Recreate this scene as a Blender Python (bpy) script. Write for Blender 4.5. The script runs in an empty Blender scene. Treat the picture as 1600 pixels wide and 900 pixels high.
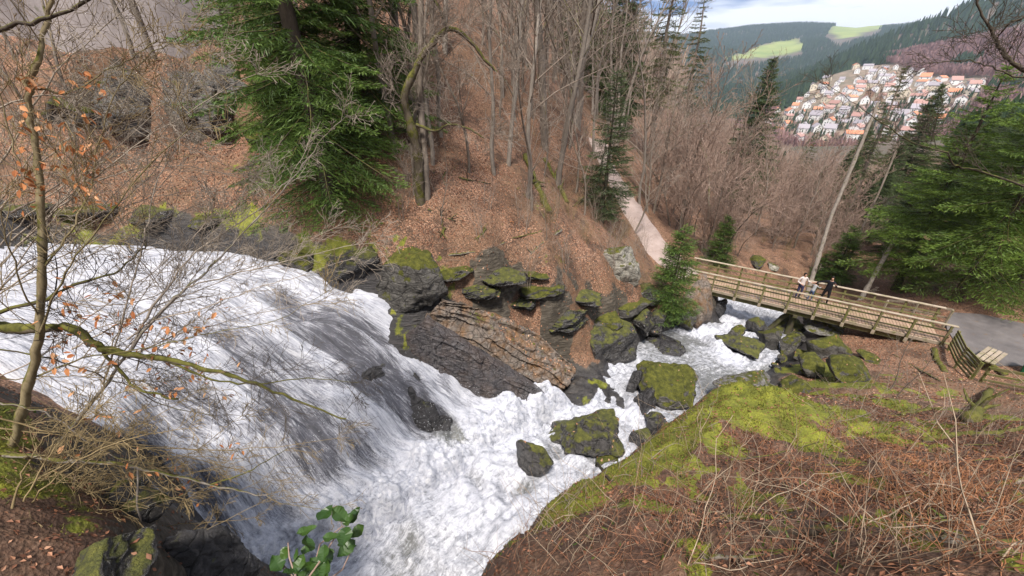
import bpy, math, random
import numpy as np
from mathutils import Vector, Matrix
R = math.radians
rng = np.random.default_rng(7)
random.seed(7)

# ------------------------------------------------------------------ camera
F_PX = 620.0                                   # focal length in pixels of the 1600 x 900 photograph
PITCH = math.atan(335 / F_PX)                  # downward tilt
sc = bpy.context.scene
cam_data = bpy.data.cameras.new('camera')
cam = bpy.data.objects.new('camera', cam_data)
sc.collection.objects.link(cam)
cam.location = (0, 0, 0)
cam.rotation_euler = (math.pi / 2 - PITCH, 0, 0)
cam_data.sensor_width = 36.0
cam_data.lens = 36.0 * F_PX / 1600.0
cam_data.clip_start = 0.05
cam_data.clip_end = 20000
sc.camera = cam

# ------------------------------------------------------------------ world, sun, exposure
SUN_EL, SUN_AZ = R(62), R(192)                 # azimuth clockwise from +y
world = bpy.data.worlds.new('World')
sc.world = world
world.use_nodes = True
wn, wl = world.node_tree.nodes, world.node_tree.links
wn.clear()
w_out = wn.new('ShaderNodeOutputWorld')
w_bg = wn.new('ShaderNodeBackground')
w_bg.inputs['Strength'].default_value = 0.07
w_sky = wn.new('ShaderNodeTexSky')
w_sky.sky_type = 'NISHITA'
w_sky.sun_disc = False
w_sky.sun_elevation = SUN_EL
w_sky.sun_rotation = SUN_AZ
w_sky.altitude = 800
w_co = wn.new('ShaderNodeTexCoord')
w_map = wn.new('ShaderNodeMapping')            # broken cloud layer, wider than high
w_map.inputs['Scale'].default_value = (1.0, 1.0, 5.0)
w_map.inputs['Location'].default_value = (3.1, 0.4, 0.35)
w_noise = wn.new('ShaderNodeTexNoise')
w_noise.inputs['Scale'].default_value = 1.9
w_noise.inputs['Detail'].default_value = 9
w_noise.inputs['Roughness'].default_value = 0.58
w_ramp = wn.new('ShaderNodeValToRGB')
w_ramp.color_ramp.elements[0].position = 0.30
w_ramp.color_ramp.elements[0].color = (0, 0, 0, 1)
w_ramp.color_ramp.elements[1].position = 0.46
w_ramp.color_ramp.elements[1].color = (1, 1, 1, 1)
w_noise2 = wn.new('ShaderNodeTexNoise')       # thick, blue-grey parts of the cloud
w_noise2.inputs['Scale'].default_value = 2.6
w_noise2.inputs['Detail'].default_value = 7
w_map2 = wn.new('ShaderNodeMapping')
w_map2.inputs['Scale'].default_value = (1.0, 1.0, 6.5)
w_map2.inputs['Location'].default_value = (1.7, 2.2, 0.1)
w_shade = wn.new('ShaderNodeValToRGB')
w_shade.color_ramp.elements[0].position = 0.40
w_shade.color_ramp.elements[0].color = (0.13, 0.24, 0.50, 1)
w_shade.color_ramp.elements[1].position = 0.50
w_shade.color_ramp.elements[1].color = (0.92, 0.94, 1.0, 1)
w_gain = wn.new('ShaderNodeVectorMath'); w_gain.operation = 'SCALE'; w_gain.inputs['Scale'].default_value = 10.5
wl.new(w_co.outputs['Generated'], w_map2.inputs['Vector'])
wl.new(w_map2.outputs['Vector'], w_noise2.inputs['Vector'])
wl.new(w_noise2.outputs['Fac'], w_shade.inputs['Fac'])
wl.new(w_shade.outputs['Color'], w_gain.inputs[0])
w_mix = wn.new('ShaderNodeMixRGB')
wl.new(w_gain.outputs['Vector'], w_mix.inputs['Color2'])
wl.new(w_co.outputs['Generated'], w_map.inputs['Vector'])
wl.new(w_map.outputs['Vector'], w_noise.inputs['Vector'])
wl.new(w_noise.outputs['Fac'], w_ramp.inputs['Fac'])
wl.new(w_ramp.outputs['Color'], w_mix.inputs['Fac'])
wl.new(w_sky.outputs['Color'], w_mix.inputs['Color1'])
wl.new(w_mix.outputs['Color'], w_bg.inputs['Color'])
wl.new(w_bg.outputs['Background'], w_out.inputs['Surface'])

sun_data = bpy.data.lights.new('sun', 'SUN')
sun_data.energy = 4.0
sun_data.angle = R(10)
sun_data.color = (1.0, 0.93, 0.84)
sun = bpy.data.objects.new('sun', sun_data)
sc.collection.objects.link(sun)
sd = Vector((math.sin(SUN_AZ) * math.cos(SUN_EL), math.cos(SUN_AZ) * math.cos(SUN_EL), math.sin(SUN_EL)))
sun.rotation_euler = sd.to_track_quat('Z', 'Y').to_euler()

sc.view_settings.view_transform = 'Standard'
sc.view_settings.look = 'None'
sc.view_settings.exposure = 0.90
sc.view_settings.gamma = 1.0
sc.view_settings.use_curve_mapping = False
sc.cycles.max_bounces = 6
sc.cycles.diffuse_bounces = 3
sc.cycles.glossy_bounces = 2
sc.cycles.transmission_bounces = 2
sc.cycles.volume_bounces = 0
sc.cycles.transparent_max_bounces = 8
sc.cycles.use_denoising = True
sc.cycles.caustics_reflective = False
sc.cycles.caustics_refractive = False

# ------------------------------------------------------------------ pixel -> place
CP, SP = math.cos(PITCH), math.sin(PITCH)
def ray(px, py):
    a, b = (px - 800) / F_PX, -(py - 450) / F_PX
    return np.array([a, CP + b * SP, -SP + b * CP])
def at(px, py, z=None, y=None, t=None):
    r = ray(px, py)
    if t is None:
        t = z / r[2] if z is not None else y / r[1]
    return r * t
def proj(P):
    P = np.asarray(P, float)
    x, y, z = P[..., 0], P[..., 1], P[..., 2]
    d = y * CP - z * SP
    u = y * SP + z * CP
    return 800 + F_PX * x / d, 450 - F_PX * u / d

# ------------------------------------------------------------------ noise
def _hash(ix, iy, iz, seed):
    h = (ix.astype(np.int64) * 374761393 + iy.astype(np.int64) * 668265263 + iz.astype(np.int64) * 2147483647 + seed * 144665) & 0xffffffff
    h = ((h ^ (h >> 13)) * 1274126177) & 0xffffffff
    h = ((h ^ (h >> 16)) * 2246822519) & 0xffffffff
    return ((h ^ (h >> 15)) & 0xffffff) / float(0xffffff)
def vnoise(x, y, z=None, seed=0):
    x = np.asarray(x, float); y = np.asarray(y, float)
    z = np.zeros_like(x) if z is None else np.asarray(z, float)
    ix, iy, iz = np.floor(x), np.floor(y), np.floor(z)
    fx, fy, fz = x - ix, y - iy, z - iz
    fx, fy, fz = [q * q * q * (q * (q * 6 - 15) + 10) for q in (fx, fy, fz)]
    r = 0
    flat = not np.any(iz) and not np.any(fz)
    for dz in ((0,) if flat else (0, 1)):
        wz = 1.0 if flat else (fz if dz else 1 - fz)
        for dy in (0, 1):
            wy = fy if dy else 1 - fy
            for dx in (0, 1):
                wx = fx if dx else 1 - fx
                r = r + wx * wy * wz * _hash(ix + dx, iy + dy, iz + dz, seed)
    return r * 2 - 1
def fbm(x, y, z=None, oct=4, seed=0, gain=0.5, lac=2.03):
    a, s, f = 1.0, 0.0, 1.0
    for i in range(oct):
        s = s + a * vnoise(x * f + 17.3 * i, y * f - 9.1 * i, None if z is None else z * f + 5.7 * i, seed + i)
        a *= gain; f *= lac
    return s
def sstep(a, b, x):
    t = np.clip((np.asarray(x, float) - a) / (b - a), 0, 1)
    return t * t * (3 - 2 * t)

# ------------------------------------------------------------------ object helpers
COL = sc.collection
def mesh_from(name, V, Fs, smooth=False):
    """V (n,3); Fs an (m,k) int array or a list of such arrays"""
    me = bpy.data.meshes.new(name)
    V = np.ascontiguousarray(V, dtype=np.float32)
    if not isinstance(Fs, (list, tuple)):
        Fs = [Fs]
    Fs = [np.asarray(f, dtype=np.int32) for f in Fs if len(f)]
    loops = np.concatenate([f.ravel() for f in Fs])
    tot = np.concatenate([np.full(len(f), f.shape[1], dtype=np.int32) for f in Fs])
    start = np.concatenate([[0], np.cumsum(tot)[:-1]]).astype(np.int32)
    me.vertices.add(len(V)); me.vertices.foreach_set('co', V.ravel())
    me.loops.add(len(loops)); me.loops.foreach_set('vertex_index', loops)
    me.polygons.add(len(tot)); me.polygons.foreach_set('loop_start', start); me.polygons.foreach_set('loop_total', tot)
    me.polygons.foreach_set('use_smooth', np.full(len(tot), bool(smooth)))
    me.update(calc_edges=True)
    return me
def attr(me, name, vals):
    a = me.attributes.new(name, 'FLOAT', 'POINT')
    a.data.foreach_set('value', np.ascontiguousarray(vals, dtype=np.float32))
def obj(name, me, mat=None, parent=None, loc=None, rot=None, scale=None):
    o = bpy.data.objects.new(name, me)
    COL.objects.link(o)
    if mat is not None and me is not None and not me.materials:
        me.materials.append(mat)
    if parent is not None: o.parent = parent
    if loc is not None: o.location = [float(c) for c in loc]
    if rot is not None: o.rotation_euler = rot
    if scale is not None: o.scale = (scale, scale, scale) if np.isscalar(scale) else scale
    return o
def tag(o, label=None, cat=None, group=None, kind=None):
    if label: o['label'] = label
    if cat: o['category'] = cat
    if group: o['group'] = group
    if kind: o['kind'] = kind
    return o
def empty(name, loc=(0, 0, 0), rot=None, scale=None):
    return obj(name, None, None, None, loc, rot, scale)
def copy_tree(root, loc, rot=None, scale=None):
    def cp(o, par):
        c = o.copy(); COL.objects.link(c); c.parent = par
        for ch in o.children: cp(ch, c)
        return c
    c = cp(root, None)
    c.location = [float(q) for q in loc]
    if rot is not None: c.rotation_euler = rot
    if scale is not None: c.scale = (scale, scale, scale) if np.isscalar(scale) else scale
    return c
ORD = ['', 'second ', 'third ', 'fourth ', 'fifth ', 'sixth ', 'seventh ', 'eighth ', 'ninth ', 'tenth ', 'eleventh ', 'twelfth ', 'thirteenth ', 'fourteenth ', 'fifteenth ', 'sixteenth ', 'seventeenth ', 'eighteenth ', 'nineteenth ', 'twentieth '] + ['twenty-' + q + ' ' for q in 'first second third fourth fifth sixth seventh eighth ninth'.split()]
def nth(i, n):
    if i == 0: return 'leftmost'
    if i == n - 1: return 'rightmost'
    if i < n / 2: return (ORD[i] + 'from the left')
    return (ORD[n - 1 - i] + 'from the right')

class MB:
    """collects boxes, bars and tubes for ONE mesh object"""
    def __init__(s): s.V = []; s.Q = []; s.T = []; s.n = 0
    def add(s, V, Q=None, T=None):
        V = np.asarray(V, float)
        s.V.append(V)
        if Q is not None and len(Q): s.Q.append(np.asarray(Q, int) + s.n)
        if T is not None and len(T): s.T.append(np.asarray(T, int) + s.n)
        s.n += len(V); return s
    def bar(s, a, b, w, h, up=(0, 0, 1), ch=0.0):
        """square bar from a to b, w across, h along up"""
        a, b, up = np.asarray(a, float), np.asarray(b, float), np.asarray(up, float)
        d = b - a; d /= np.linalg.norm(d)
        x = np.cross(d, up); x /= np.linalg.norm(x); u = np.cross(x, d)
        if ch:
            prof = [(-w/2+ch, -h/2), (w/2-ch, -h/2), (w/2, -h/2+ch), (w/2, h/2-ch), (w/2-ch, h/2), (-w/2+ch, h/2), (-w/2, h/2-ch), (-w/2, -h/2+ch)]
        else:
            prof = [(-w/2, -h/2), (w/2, -h/2), (w/2, h/2), (-w/2, h/2)]
        k = len(prof)
        V = [a + x*p + u*q for p, q in prof] + [b + x*p + u*q for p, q in prof]
        Q = [(i, i + k, (i+1) % k + k, (i+1) % k) for i in range(k)]
        T = [(0, i, i+1) for i in range(1, k-1)] + [(k, k+i+1, k+i) for i in range(1, k-1)]
        return s.add(V, Q, T)
    def box(s, c, size):
        c = np.asarray(c, float); w, d, h = size
        return s.bar(c - [0, d/2, 0], c + [0, d/2, 0], w, h)
    def tube(s, pts, rad, sides=6):
        V, Q = tube_arrays([(np.asarray(pts, float), np.asarray(rad, float))], sides)
        return s.add(V, Q)
    def mesh(s, name, smooth=False):
        Fs = []
        if s.Q: Fs.append(np.concatenate(s.Q))
        if s.T: Fs.append(np.concatenate(s.T))
        return mesh_from(name, np.concatenate(s.V), Fs, smooth)
    def build(s, name, mat, parent=None, smooth=False, **k):
        return obj(name, s.mesh(name, smooth), mat, parent, **k)

def tube_arrays(polys, sides=4):
    """many polylines -> one vertex and quad array; polys = [(pts (n,3), radii (n,))]; ends close to points"""
    Vs, Qs, n0 = [], [], 0
    ang = np.arange(sides) / sides * 2 * np.pi
    ca, sa = np.cos(ang), np.sin(ang)
    for pts, rad in polys:
        n = len(pts)
        t = np.empty_like(pts); t[1:-1] = pts[2:] - pts[:-2]; t[0] = pts[1] - pts[0]; t[-1] = pts[-1] - pts[-2]
        t /= np.linalg.norm(t, axis=1)[:, None] + 1e-9
        ref = np.array([0.31, 0.87, 0.38]) if abs(t[0, 2]) > 0.7 else np.array([0.05, 0.1, 0.99])
        x = np.cross(t, ref); x /= np.linalg.norm(x, axis=1)[:, None] + 1e-9
        y = np.cross(t, x)
        V = pts[:, None, :] + rad[:, None, None] * (x[:, None, :] * ca[None, :, None] + y[:, None, :] * sa[None, :, None])
        Vs.append(V.reshape(-1, 3))
        i = np.arange(n - 1)[:, None] * sides; j = np.arange(sides)[None, :]; j2 = (j + 1) % sides
        q = np.stack([i + j, i + j2, i + sides + j2, i + sides + j], -1).reshape(-1, 4) + n0
        Qs.append(q); n0 += n * sides
    return np.concatenate(Vs), np.concatenate(Qs)
def tube_mesh(name, polys, sides=4, smooth=True):
    V, Q = tube_arrays(polys, sides)
    return mesh_from(name, V, Q, smooth)

# ------------------------------------------------------------------ materials
class NT:
    """small node-tree writer"""
    def __init__(s, name):
        s.m = bpy.data.materials.new(name); s.m.use_nodes = True
        s.n, s.l = s.m.node_tree.nodes, s.m.node_tree.links
        s.n.clear()
        s.out = s.n.new('ShaderNodeOutputMaterial')
    def new(s, t, **k):
        nd = s.n.new(t)
        for a, b in k.items(): setattr(nd, a, b)
        return nd
    def put(s, sock, v):
        if hasattr(v, 'is_output'): s.l.new(v, sock)
        elif v is not None:
            if hasattr(sock.default_value, '__len__') and not hasattr(v, '__len__'): v = (v,) * len(sock.default_value)
            if hasattr(v, '__len__') and len(v) == 3 and len(sock.default_value) == 4: v = (*v, 1)
            sock.default_value = v
    def coord(s, which='Object', scale=None):
        c = s.new('ShaderNodeTexCoord').outputs[which]
        return s.mapping(c, scale) if scale is not None else c
    def geo(s, which='Position'): return s.new('ShaderNodeNewGeometry').outputs[which]
    def mapping(s, v, scale=(1, 1, 1), rot=(0, 0, 0), loc=(0, 0, 0)):
        m = s.new('ShaderNodeMapping'); s.put(m.inputs['Vector'], v)
        m.inputs['Scale'].default_value = (scale,) * 3 if np.isscalar(scale) else scale
        m.inputs['Rotation'].default_value = rot; m.inputs['Location'].default_value = loc
        return m.outputs[0]
    def noise(s, v, scale=5, detail=4, rough=0.5, dist=0.0, out='Fac'):
        n = s.new('ShaderNodeTexNoise'); s.put(n.inputs['Vector'], v)
        n.inputs['Scale'].default_value = scale; n.inputs['Detail'].default_value = detail
        n.inputs['Roughness'].default_value = rough; n.inputs['Distortion'].default_value = dist
        return n.outputs[out]
    def voro(s, v, scale=5, feature='F1', out='Distance', rnd=1.0):
        n = s.new('ShaderNodeTexVoronoi', feature=feature); s.put(n.inputs['Vector'], v)
        n.inputs['Scale'].default_value = scale; n.inputs['Randomness'].default_value = rnd
        return n.outputs[out]
    def ramp(s, f, *stops):
        r = s.new('ShaderNodeValToRGB'); s.put(r.inputs['Fac'], f)
        e = r.color_ramp.elements
        while len(e) < len(stops): e.new(0.5)
        for q, (p, c) in zip(e, stops):
            q.position = p
            q.color = (c, c, c, 1) if np.isscalar(c) else (*c, 1)
        return r.outputs['Color']
    def mix(s, f, a, b, mode='MIX'):
        m = s.new('ShaderNodeMix', data_type='RGBA', blend_type=mode)
        s.put(m.inputs[0], f); s.put(m.inputs[6], a); s.put(m.inputs[7], b)
        return m.outputs[2]
    def math(s, op, a, b=None, c=None, clamp=False):
        m = s.new('ShaderNodeMath', operation=op, use_clamp=clamp)
        s.put(m.inputs[0], a)
        if b is not None: s.put(m.inputs[1], b)
        if c is not None: s.put(m.inputs[2], c)
        return m.outputs[0]
    def attr(s, name, out='Fac'):
        a = s.new('ShaderNodeAttribute', attribute_name=name); return a.outputs[out]
    def objrand(s): return s.new('ShaderNodeObjectInfo').outputs['Random']
    def sep(s, v):
        x = s.new('ShaderNodeSeparateXYZ'); s.put(x.inputs[0], v); return x.outputs
    def bump(s, h, strength=0.5, dist=0.05, normal=None):
        b = s.new('ShaderNodeBump'); s.put(b.inputs['Height'], h)
        b.inputs['Strength'].default_value = strength; b.inputs['Distance'].default_value = dist
        if normal is not None: s.put(b.inputs['Normal'], normal)
        return b.outputs[0]
    def bsdf(s, col, rough=0.8, normal=None, spec=0.3, trans=None, **k):
        b = s.new('ShaderNodeBsdfPrincipled')
        s.put(b.inputs['Base Color'], col); s.put(b.inputs['Roughness'], rough)
        s.put(b.inputs['Specular IOR Level'], spec)
        if normal is not None: s.put(b.inputs['Normal'], normal)
        for a, v in k.items(): s.put(b.inputs[a], v)
        return b.outputs[0]
    def done(s, sh):
        s.l.new(sh, s.out.inputs['Surface']); return s.m
def leafy(t, col, rough=0.6, transl=0.35, normal=None, spec=0.25):
    """leaf shader: reflects and lets some light through"""
    b = t.bsdf(col, rough, normal, spec)
    tr = t.new('ShaderNodeBsdfTranslucent'); t.put(tr.inputs['Color'], col)
    mx = t.new('ShaderNodeMixShader'); mx.inputs[0].default_value = transl
    t.l.new(b, mx.inputs[1]); t.l.new(tr.outputs[0], mx.inputs[2])
    return mx.outputs[0]
#@@BASE_END

# ================================================================== THE LIE OF THE LAND
def rbf_fit(P, Z, c=0.4):
    P = np.asarray(P, float); Z = np.asarray(Z, float); n = len(P)
    A = np.sqrt(((P[:, None] - P[None]) ** 2).sum(-1) + c * c)
    M = np.zeros((n + 3, n + 3)); M[:n, :n] = A
    M[:n, n] = 1; M[:n, n + 1:] = P; M[n, :n] = 1; M[n + 1:, :n] = P.T
    w = np.linalg.lstsq(M, np.concatenate([Z, np.zeros(3)]), rcond=None)[0]
    return P, w, c
def rbf_eval(fit, x, y):
    P, w, c = fit
    x = np.asarray(x, float); sh = x.shape
    x = x.ravel(); y = np.asarray(y, float).ravel()
    r = np.full(len(x), w[len(P)]) + w[len(P) + 1] * x + w[len(P) + 2] * y
    for i in range(len(P)):
        r += w[i] * np.sqrt((x - P[i, 0]) ** 2 + (y - P[i, 1]) ** 2 + c * c)
    return r.reshape(sh)

# ---- the waterfall chute: e_u runs along its foot, v climbs it
EU = np.array([0.75, 0.66]); EV = np.array([-0.66, 0.75])
V_K = np.array([6.5, 8.0, 8.7, 9.6, 10.5, 11.2, 11.8, 12.5, 13.3, 14.5, 17.8, 20.0, 22.3, 30.0, 40.0])
Z_K = np.array([-11.7, -11.5, -11.2, -10.7, -9.75, -8.75, -8.05, -7.45, -7.0, -6.5, -6.05, -5.7, -5.3, -4.0, -2.5])
def zw(v): return np.interp(v, V_K, Z_K)
def u_left(v): return np.interp(v, [7, 8.6, 10.8, 12.5, 14.5, 18, 22.3, 30, 40], [-2.4, -1.9, -2.4, -3.3, -4.4, -6.5, -10.5, -22, -36])
def u_right(v): return np.interp(v, [7, 8.5, 9.5, 11.4, 12.5, 14.0, 17.8, 19.9, 22.3, 30, 40], [10.0, 8.7, 7.9, 6.4, 4.9, 3.6, 0.9, -1.7, -5.0, -15, -28])
def uv_xy(u, v): return EU[0] * u + EV[0] * v, EU[1] * u + EV[1] * v
_D = EU[0] * EV[1] - EU[1] * EV[0]
def xy_uv(x, y): return (x * EV[1] - y * EV[0]) / _D, (EU[0] * y - EU[1] * x) / _D

# ---- the stream below: centre line and level
S_XY = np.array([(-5.2, 4.0), (-3.6, 7.2), (-1.0, 9.3), (1.6, 11.4), (4.4, 14.0), (7.4, 16.6), (10.8, 18.4), (13.6, 21.0), (16.4, 24.2), (18.6, 26.4), (21.6, 27.8), (25.5, 28.6)])
S_Z = np.array([-11.6, -11.5, -11.6, -12.0, -12.5, -13.0, -13.6, -14.1, -14.7, -15.4, -16.4, -17.6])
def s_frame(n):
    """n stations along the stream: point, side vector (to its right), level, length"""
    seg = np.concatenate([[0], np.cumsum(np.linalg.norm(np.diff(S_XY, axis=0), axis=1))])
    q = np.linspace(0, seg[-1], n)
    x, y, z = np.interp(q, seg, S_XY[:, 0]), np.interp(q, seg, S_XY[:, 1]), np.interp(q, seg, S_Z)
    k = max(3, n // 18) | 1
    ker = np.hanning(k + 2)[1:-1]; ker /= ker.sum()
    sm = lambda a: np.convolve(np.pad(a, k // 2, 'edge'), ker, 'valid')
    x, y = sm(x), sm(y)
    tx, ty = np.gradient(x), np.gradient(y); L = np.hypot(tx, ty)
    return x, y, z, ty / L, -tx / L, q

# ---- the valley further on
V0 = np.array([17.0, 25.0]); VD = np.array([0.52, 0.854]); VN = np.array([-0.854, 0.52])   # axis, its left
def valley(x, y):
    s = (x - V0[0]) * VD[0] + (y - V0[1]) * VD[1]
    d = (x - V0[0]) * VN[0] + (y - V0[1]) * VN[1]
    flo = np.where(s > 0, -15.0 - 0.105 * s, -15.0 - 0.33 * s)
    le = np.maximum(d - 3.5, 0); ri = np.maximum(-d - 4, 0)
    z = flo + 0.66 * le + 0.25 * sstep(0, 5, le) * 4 + np.where(ri < 10, 0.25 * ri, 2.5 + (ri - 10) * 0.30)
    return z
far_pts = []
def FP(px, py, t): far_pts.append(at(px, py, t=t))
for a in [(1120, 235, 330), (1190, 222, 470), (1300, 240, 430), (1400, 235, 400), (1500, 205, 380), (1600, 190, 360),
          (1195, 195, 600), (1300, 172, 590), (1400, 163, 560), (1500, 150, 500), (1600, 135, 470),
          (1265, 132, 760), (1340, 112, 760), (1450, 118, 690), (1540, 122, 590),
          (1120, 185, 800), (1180, 165, 900), (1250, 128, 960), (1330, 96, 960), (1420, 72, 950), (1500, 50, 900), (1600, 15, 850), (1700, -30, 800), (1900, -90, 750),
          (1220, 140, 1040), (1300, 100, 1060), (1400, 62, 1060), (1480, 34, 1020), (1560, 6, 960),
          (1120, 130, 1500), (1160, 112, 1600), (1140, 92, 1900), (1250, 78, 2000), (1150, 72, 2400), (1255, 60, 2400),
          (1110, 52, 3000), (1200, 42, 3000), (1290, 52, 2500), (1380, 45, 2700), (1300, 44, 3000), (1390, 39, 3000), (1480, 50, 2900),
          (900, 60, 3000), (700, 50, 3000), (1000, 90, 1700), (800, 80, 1500)]: FP(*a)
far_pts += [np.array(p) for p in [(1150, 1550, -60), (1400, 1650, 40), (1700, 1500, 160), (1900, 4300, 120), (3500, 3800, 200), (600, 4600, 120), (-800, 4300, 220), (3200, 2000, 350), (-2500, 3500, 350), (-900, 1500, 260), (-600, 700, 230), (1800, 600, 330), (3600, 600, 450), (-3000, 600, 450), (700, 5600, 60), (3300, 5600, 60), (-3000, 5600, 100), (500, -600, 60), (-600, -600, 200), (3000, -600, 300), (-3000, -600, 300)]]
far_pts = np.array(far_pts)
FAR = rbf_fit(far_pts[:, :2] / 100.0, far_pts[:, 2], 0.6)
def far_land(x, y): return rbf_eval(FAR, np.asarray(x) / 100.0, np.asarray(y) / 100.0)

# ---- the gorge itself, from points read off the photograph with the height of what they lie on
CPS = []
def C(px, py, z): CPS.append(at(px, py, z=z))
def W(*ps): CPS.extend(np.array(p, float) for p in ps)
for a in [  # right bank, foreground
          (1100, 890, -4.0), (1350, 890, -3.4), (1590, 890, -2.9), (900, 890, -4.8), (770, 895, -5.7),
          (1100, 790, -5.3), (1350, 790, -4.9), (1580, 790, -4.5), (1000, 775, -6.1), (880, 800, -6.4), (790, 850, -6.3),
          (1180, 700, -6.5), (1400, 700, -6.6), (1580, 700, -6.3), (1180, 645, -7.3), (1090, 660, -7.3), (1300, 660, -7.8), (1110, 618, -7.9), (1210, 622, -8.3),
          (1012, 692, -7.5), (930, 745, -7.1), (860, 785, -6.9),
          (1400, 625, -9.2), (1560, 650, -8.6), (1340, 600, -10.7), (1430, 570, -12.2), (1330, 560, -12.5), (1270, 575, -12.6), (1270, 545, -13.2), (1390, 545, -12.9), (1460, 545, -12.6), (1240, 620, -9.5),
          (1490, 610, -11.6), (1530, 625, -11.6), (1598, 600, -12.0), (1598, 640, -10.8),
            # far bank
          (700, 480, -7.9), (760, 500, -8.8), (830, 540, -10.2), (890, 595, -11.7), (720, 455, -7.2), (820, 490, -9.2), (640, 440, -6.6), (780, 430, -6.7), (860, 450, -8.1), (900, 485, -9.6), (960, 462, -9.9), (1000, 480, -11.2),
          (870, 420, -7.2), (950, 420, -8.8), (1000, 430, -10.3), (1040, 440, -11.6),
          (660, 340, -4.9), (600, 400, -5.9), (540, 395, -5.7), (760, 380, -5.9), (850, 370, -6.4), (950, 385, -8.4), (1005, 395, -10.4), (560, 330, -4.6),
          (1030, 400, -11.4), (985, 350, -10.5), (965, 300, -9.0), (950, 355, -8.7),
          (450, 330, -4.5),
            # terraces above the fall
          (400, 335, -4.7), (250, 312, -4.2), (100, 300, -3.9), (-60, 300, -3.6), 
            # left bank, near
          (0, 600, -5.1), (60, 640, -5.2), (130, 690, -5.5), (200, 765, -6.1), (290, 840, -6.9), (350, 890, -7.5), (60, 750, -4.6), (150, 830, -5.1), (240, 895, -5.7), (30, 880, -4.1)]: C(*a)
for a in [(700, 250, 18.5), (800, 270, 20), (880, 290, 24), (930, 270, 27.5), (700, 160, 22), (820, 160, 27), (900, 200, 30), (600, 230, 17.5), (500, 250, 17), (250, 240, 17), (380, 245, 17), (120, 240, 16.7), (0, 235, 16.3), (600, 120, 21), (480, 160, 20)]:
    CPS.append(at(a[0], a[1], y=a[2]))
def cliff(px0, py0, z0, back, h):
    p = at(px0, py0, z=z0); CPS.append(p); CPS.append(p + np.array([-back * 0.4, back, h]))
for a in [(300, 200, -2.0, 0.5, 2.2), (220, 195, -1.9, 0.5, 2.2), (140, 190, -1.7, 0.5, 2.0), (350, 195, -2.0, 0.6, 1.6)]: cliff(*a)
W((-15, 20.3, 0.35), (-18, 19.8, 0.15), (-23, 19, 0.0), (-12.2, 21, 1.4), (-10, 20.5, 0.4), (-9, 24, 4.2), (-14, 26, 5.0), (-24, 27, 6), (-30, 20, 1.5), (-4, 30, 3.2), (-10, 34, 9), (0, 40, 3.5), (5, 42, -1.5), (-20, 40, 15))
# banks and bed below the near bank's edge
W((-1.9, 4.3, -11.9), (-0.6, 5.4, -12.0), (0.6, 6.6, -12.2), (2.2, 7.9, -12.5), (4.2, 9.6, -12.9), (6.5, 11.2, -13.0), (8.6, 12.6, -13.2), (7.6, 10.4, -10.8), (9.8, 11.8, -11.6), (11.2, 13.0, -12.6), (11.5, 15.3, -13.6), (14.0, 17.2, -14.0), (15.6, 19.0, -14.4), (17.5, 20.5, -14.5), (19.5, 20.2, -13.8))
W((-3.8, 3.6, -12), (-4.9, 5.2, -12.1), (-2.6, 6.2, -12.2), (-3.0, 2.2, -9.5), (-1.6, 2.2, -7.2), (-0.5, 1.2, -5.5), (-2.6, 0.4, -5.4), (0.5, -1, -3.8), (3, -1.5, -2.6), (-4, -2, -4.0), (-9, -1, -2.6), (-7, 1, -3.6), (-15, 2, -1.6), (-16.5, 6.5, -3.6), (-24, 8, -2.6), (8, -3, -1.4), (20, -4, 0.5), (14, 2, -3.2), (25, 4, -4), (-5, -10, 0), (10, -12, 3), (30, -10, 4), (40, 10, -6), (-30, -5, 3), (-44, 16, 5), (-36, 20, 4))
# platform by the bridge's right end, slope beyond it
W((22.6, 17.6, -12.25), (24.5, 16.4, -12.25), (26.5, 18.0, -12.25), (23.2, 14.6, -12.2), (25.6, 14.8, -12.2), (28.5, 16.5, -12.0), (24.5, 20.5, -12.9), (21.5, 21.5, -14.0), (28, 22, -12.6), (33, 20, -11.5), (21.5, 24.5, -15.0), (25.5, 25.6, -15.0), (30, 30, -15.2), (35, 30, -13), (15.6, 27.6, -13.9), (17.5, 29.6, -13.9), (20.5, 31, -14.4), (25, 32, -14.8), (18, 34, -13.6), (23, 38, -15.0))
W((10.4, 24.4, -12.2), (11.6, 24.2, -12.35), (12.2, 26.0, -13.0), (13.6, 28.0, -14.6), (12.6, 22.2, -13.6), (10.4, 21.0, -12.6), (9.0, 19.6, -12.4), (6.6, 18.2, -11.9), (4.6, 16.6, -11.6), (13, 34, -12.6), (18, 40, -15))
for v in np.arange(9.0, 34, 1.0):                                     # bed of the chute, kept below the water
    for k in ((0.06, 0.35, 0.65, 0.94) if v < 16 else (0.1, 0.5, 0.9)):
        u = u_left(v) * (1 - k) + u_right(v) * k
        x, y = uv_xy(u, v); CPS.append(np.array([x, y, zw(v) - 0.65]))
for v in np.arange(12.5, 30, 1.6):                                    # low rock bank on its far side
    u = u_right(v) + 0.55; x, y = uv_xy(u, v); CPS.append(np.array([x, y, zw(v) + 0.95]))
x_, y_, z_, nx_, ny_, q_ = s_frame(24)
for i in range(6, 23):                                                # bed of the stream
    for w_ in ((-1.6, 1.6) if i < 18 else (0,)): CPS.append(np.array([x_[i] + nx_[i] * w_, y_[i] + ny_[i] * w_, z_[i] - 0.55]))
for ang in np.linspace(0, 2 * np.pi, 26, endpoint=False):             # ring that ties it to the valley
    for rr in (52, 66):
        x, y = 5 + rr * math.cos(ang), 18 + rr * math.sin(ang)
        CPS.append(np.array([x, y, float(valley(np.array(x), np.array(y)))]))
_kept = []
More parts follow.
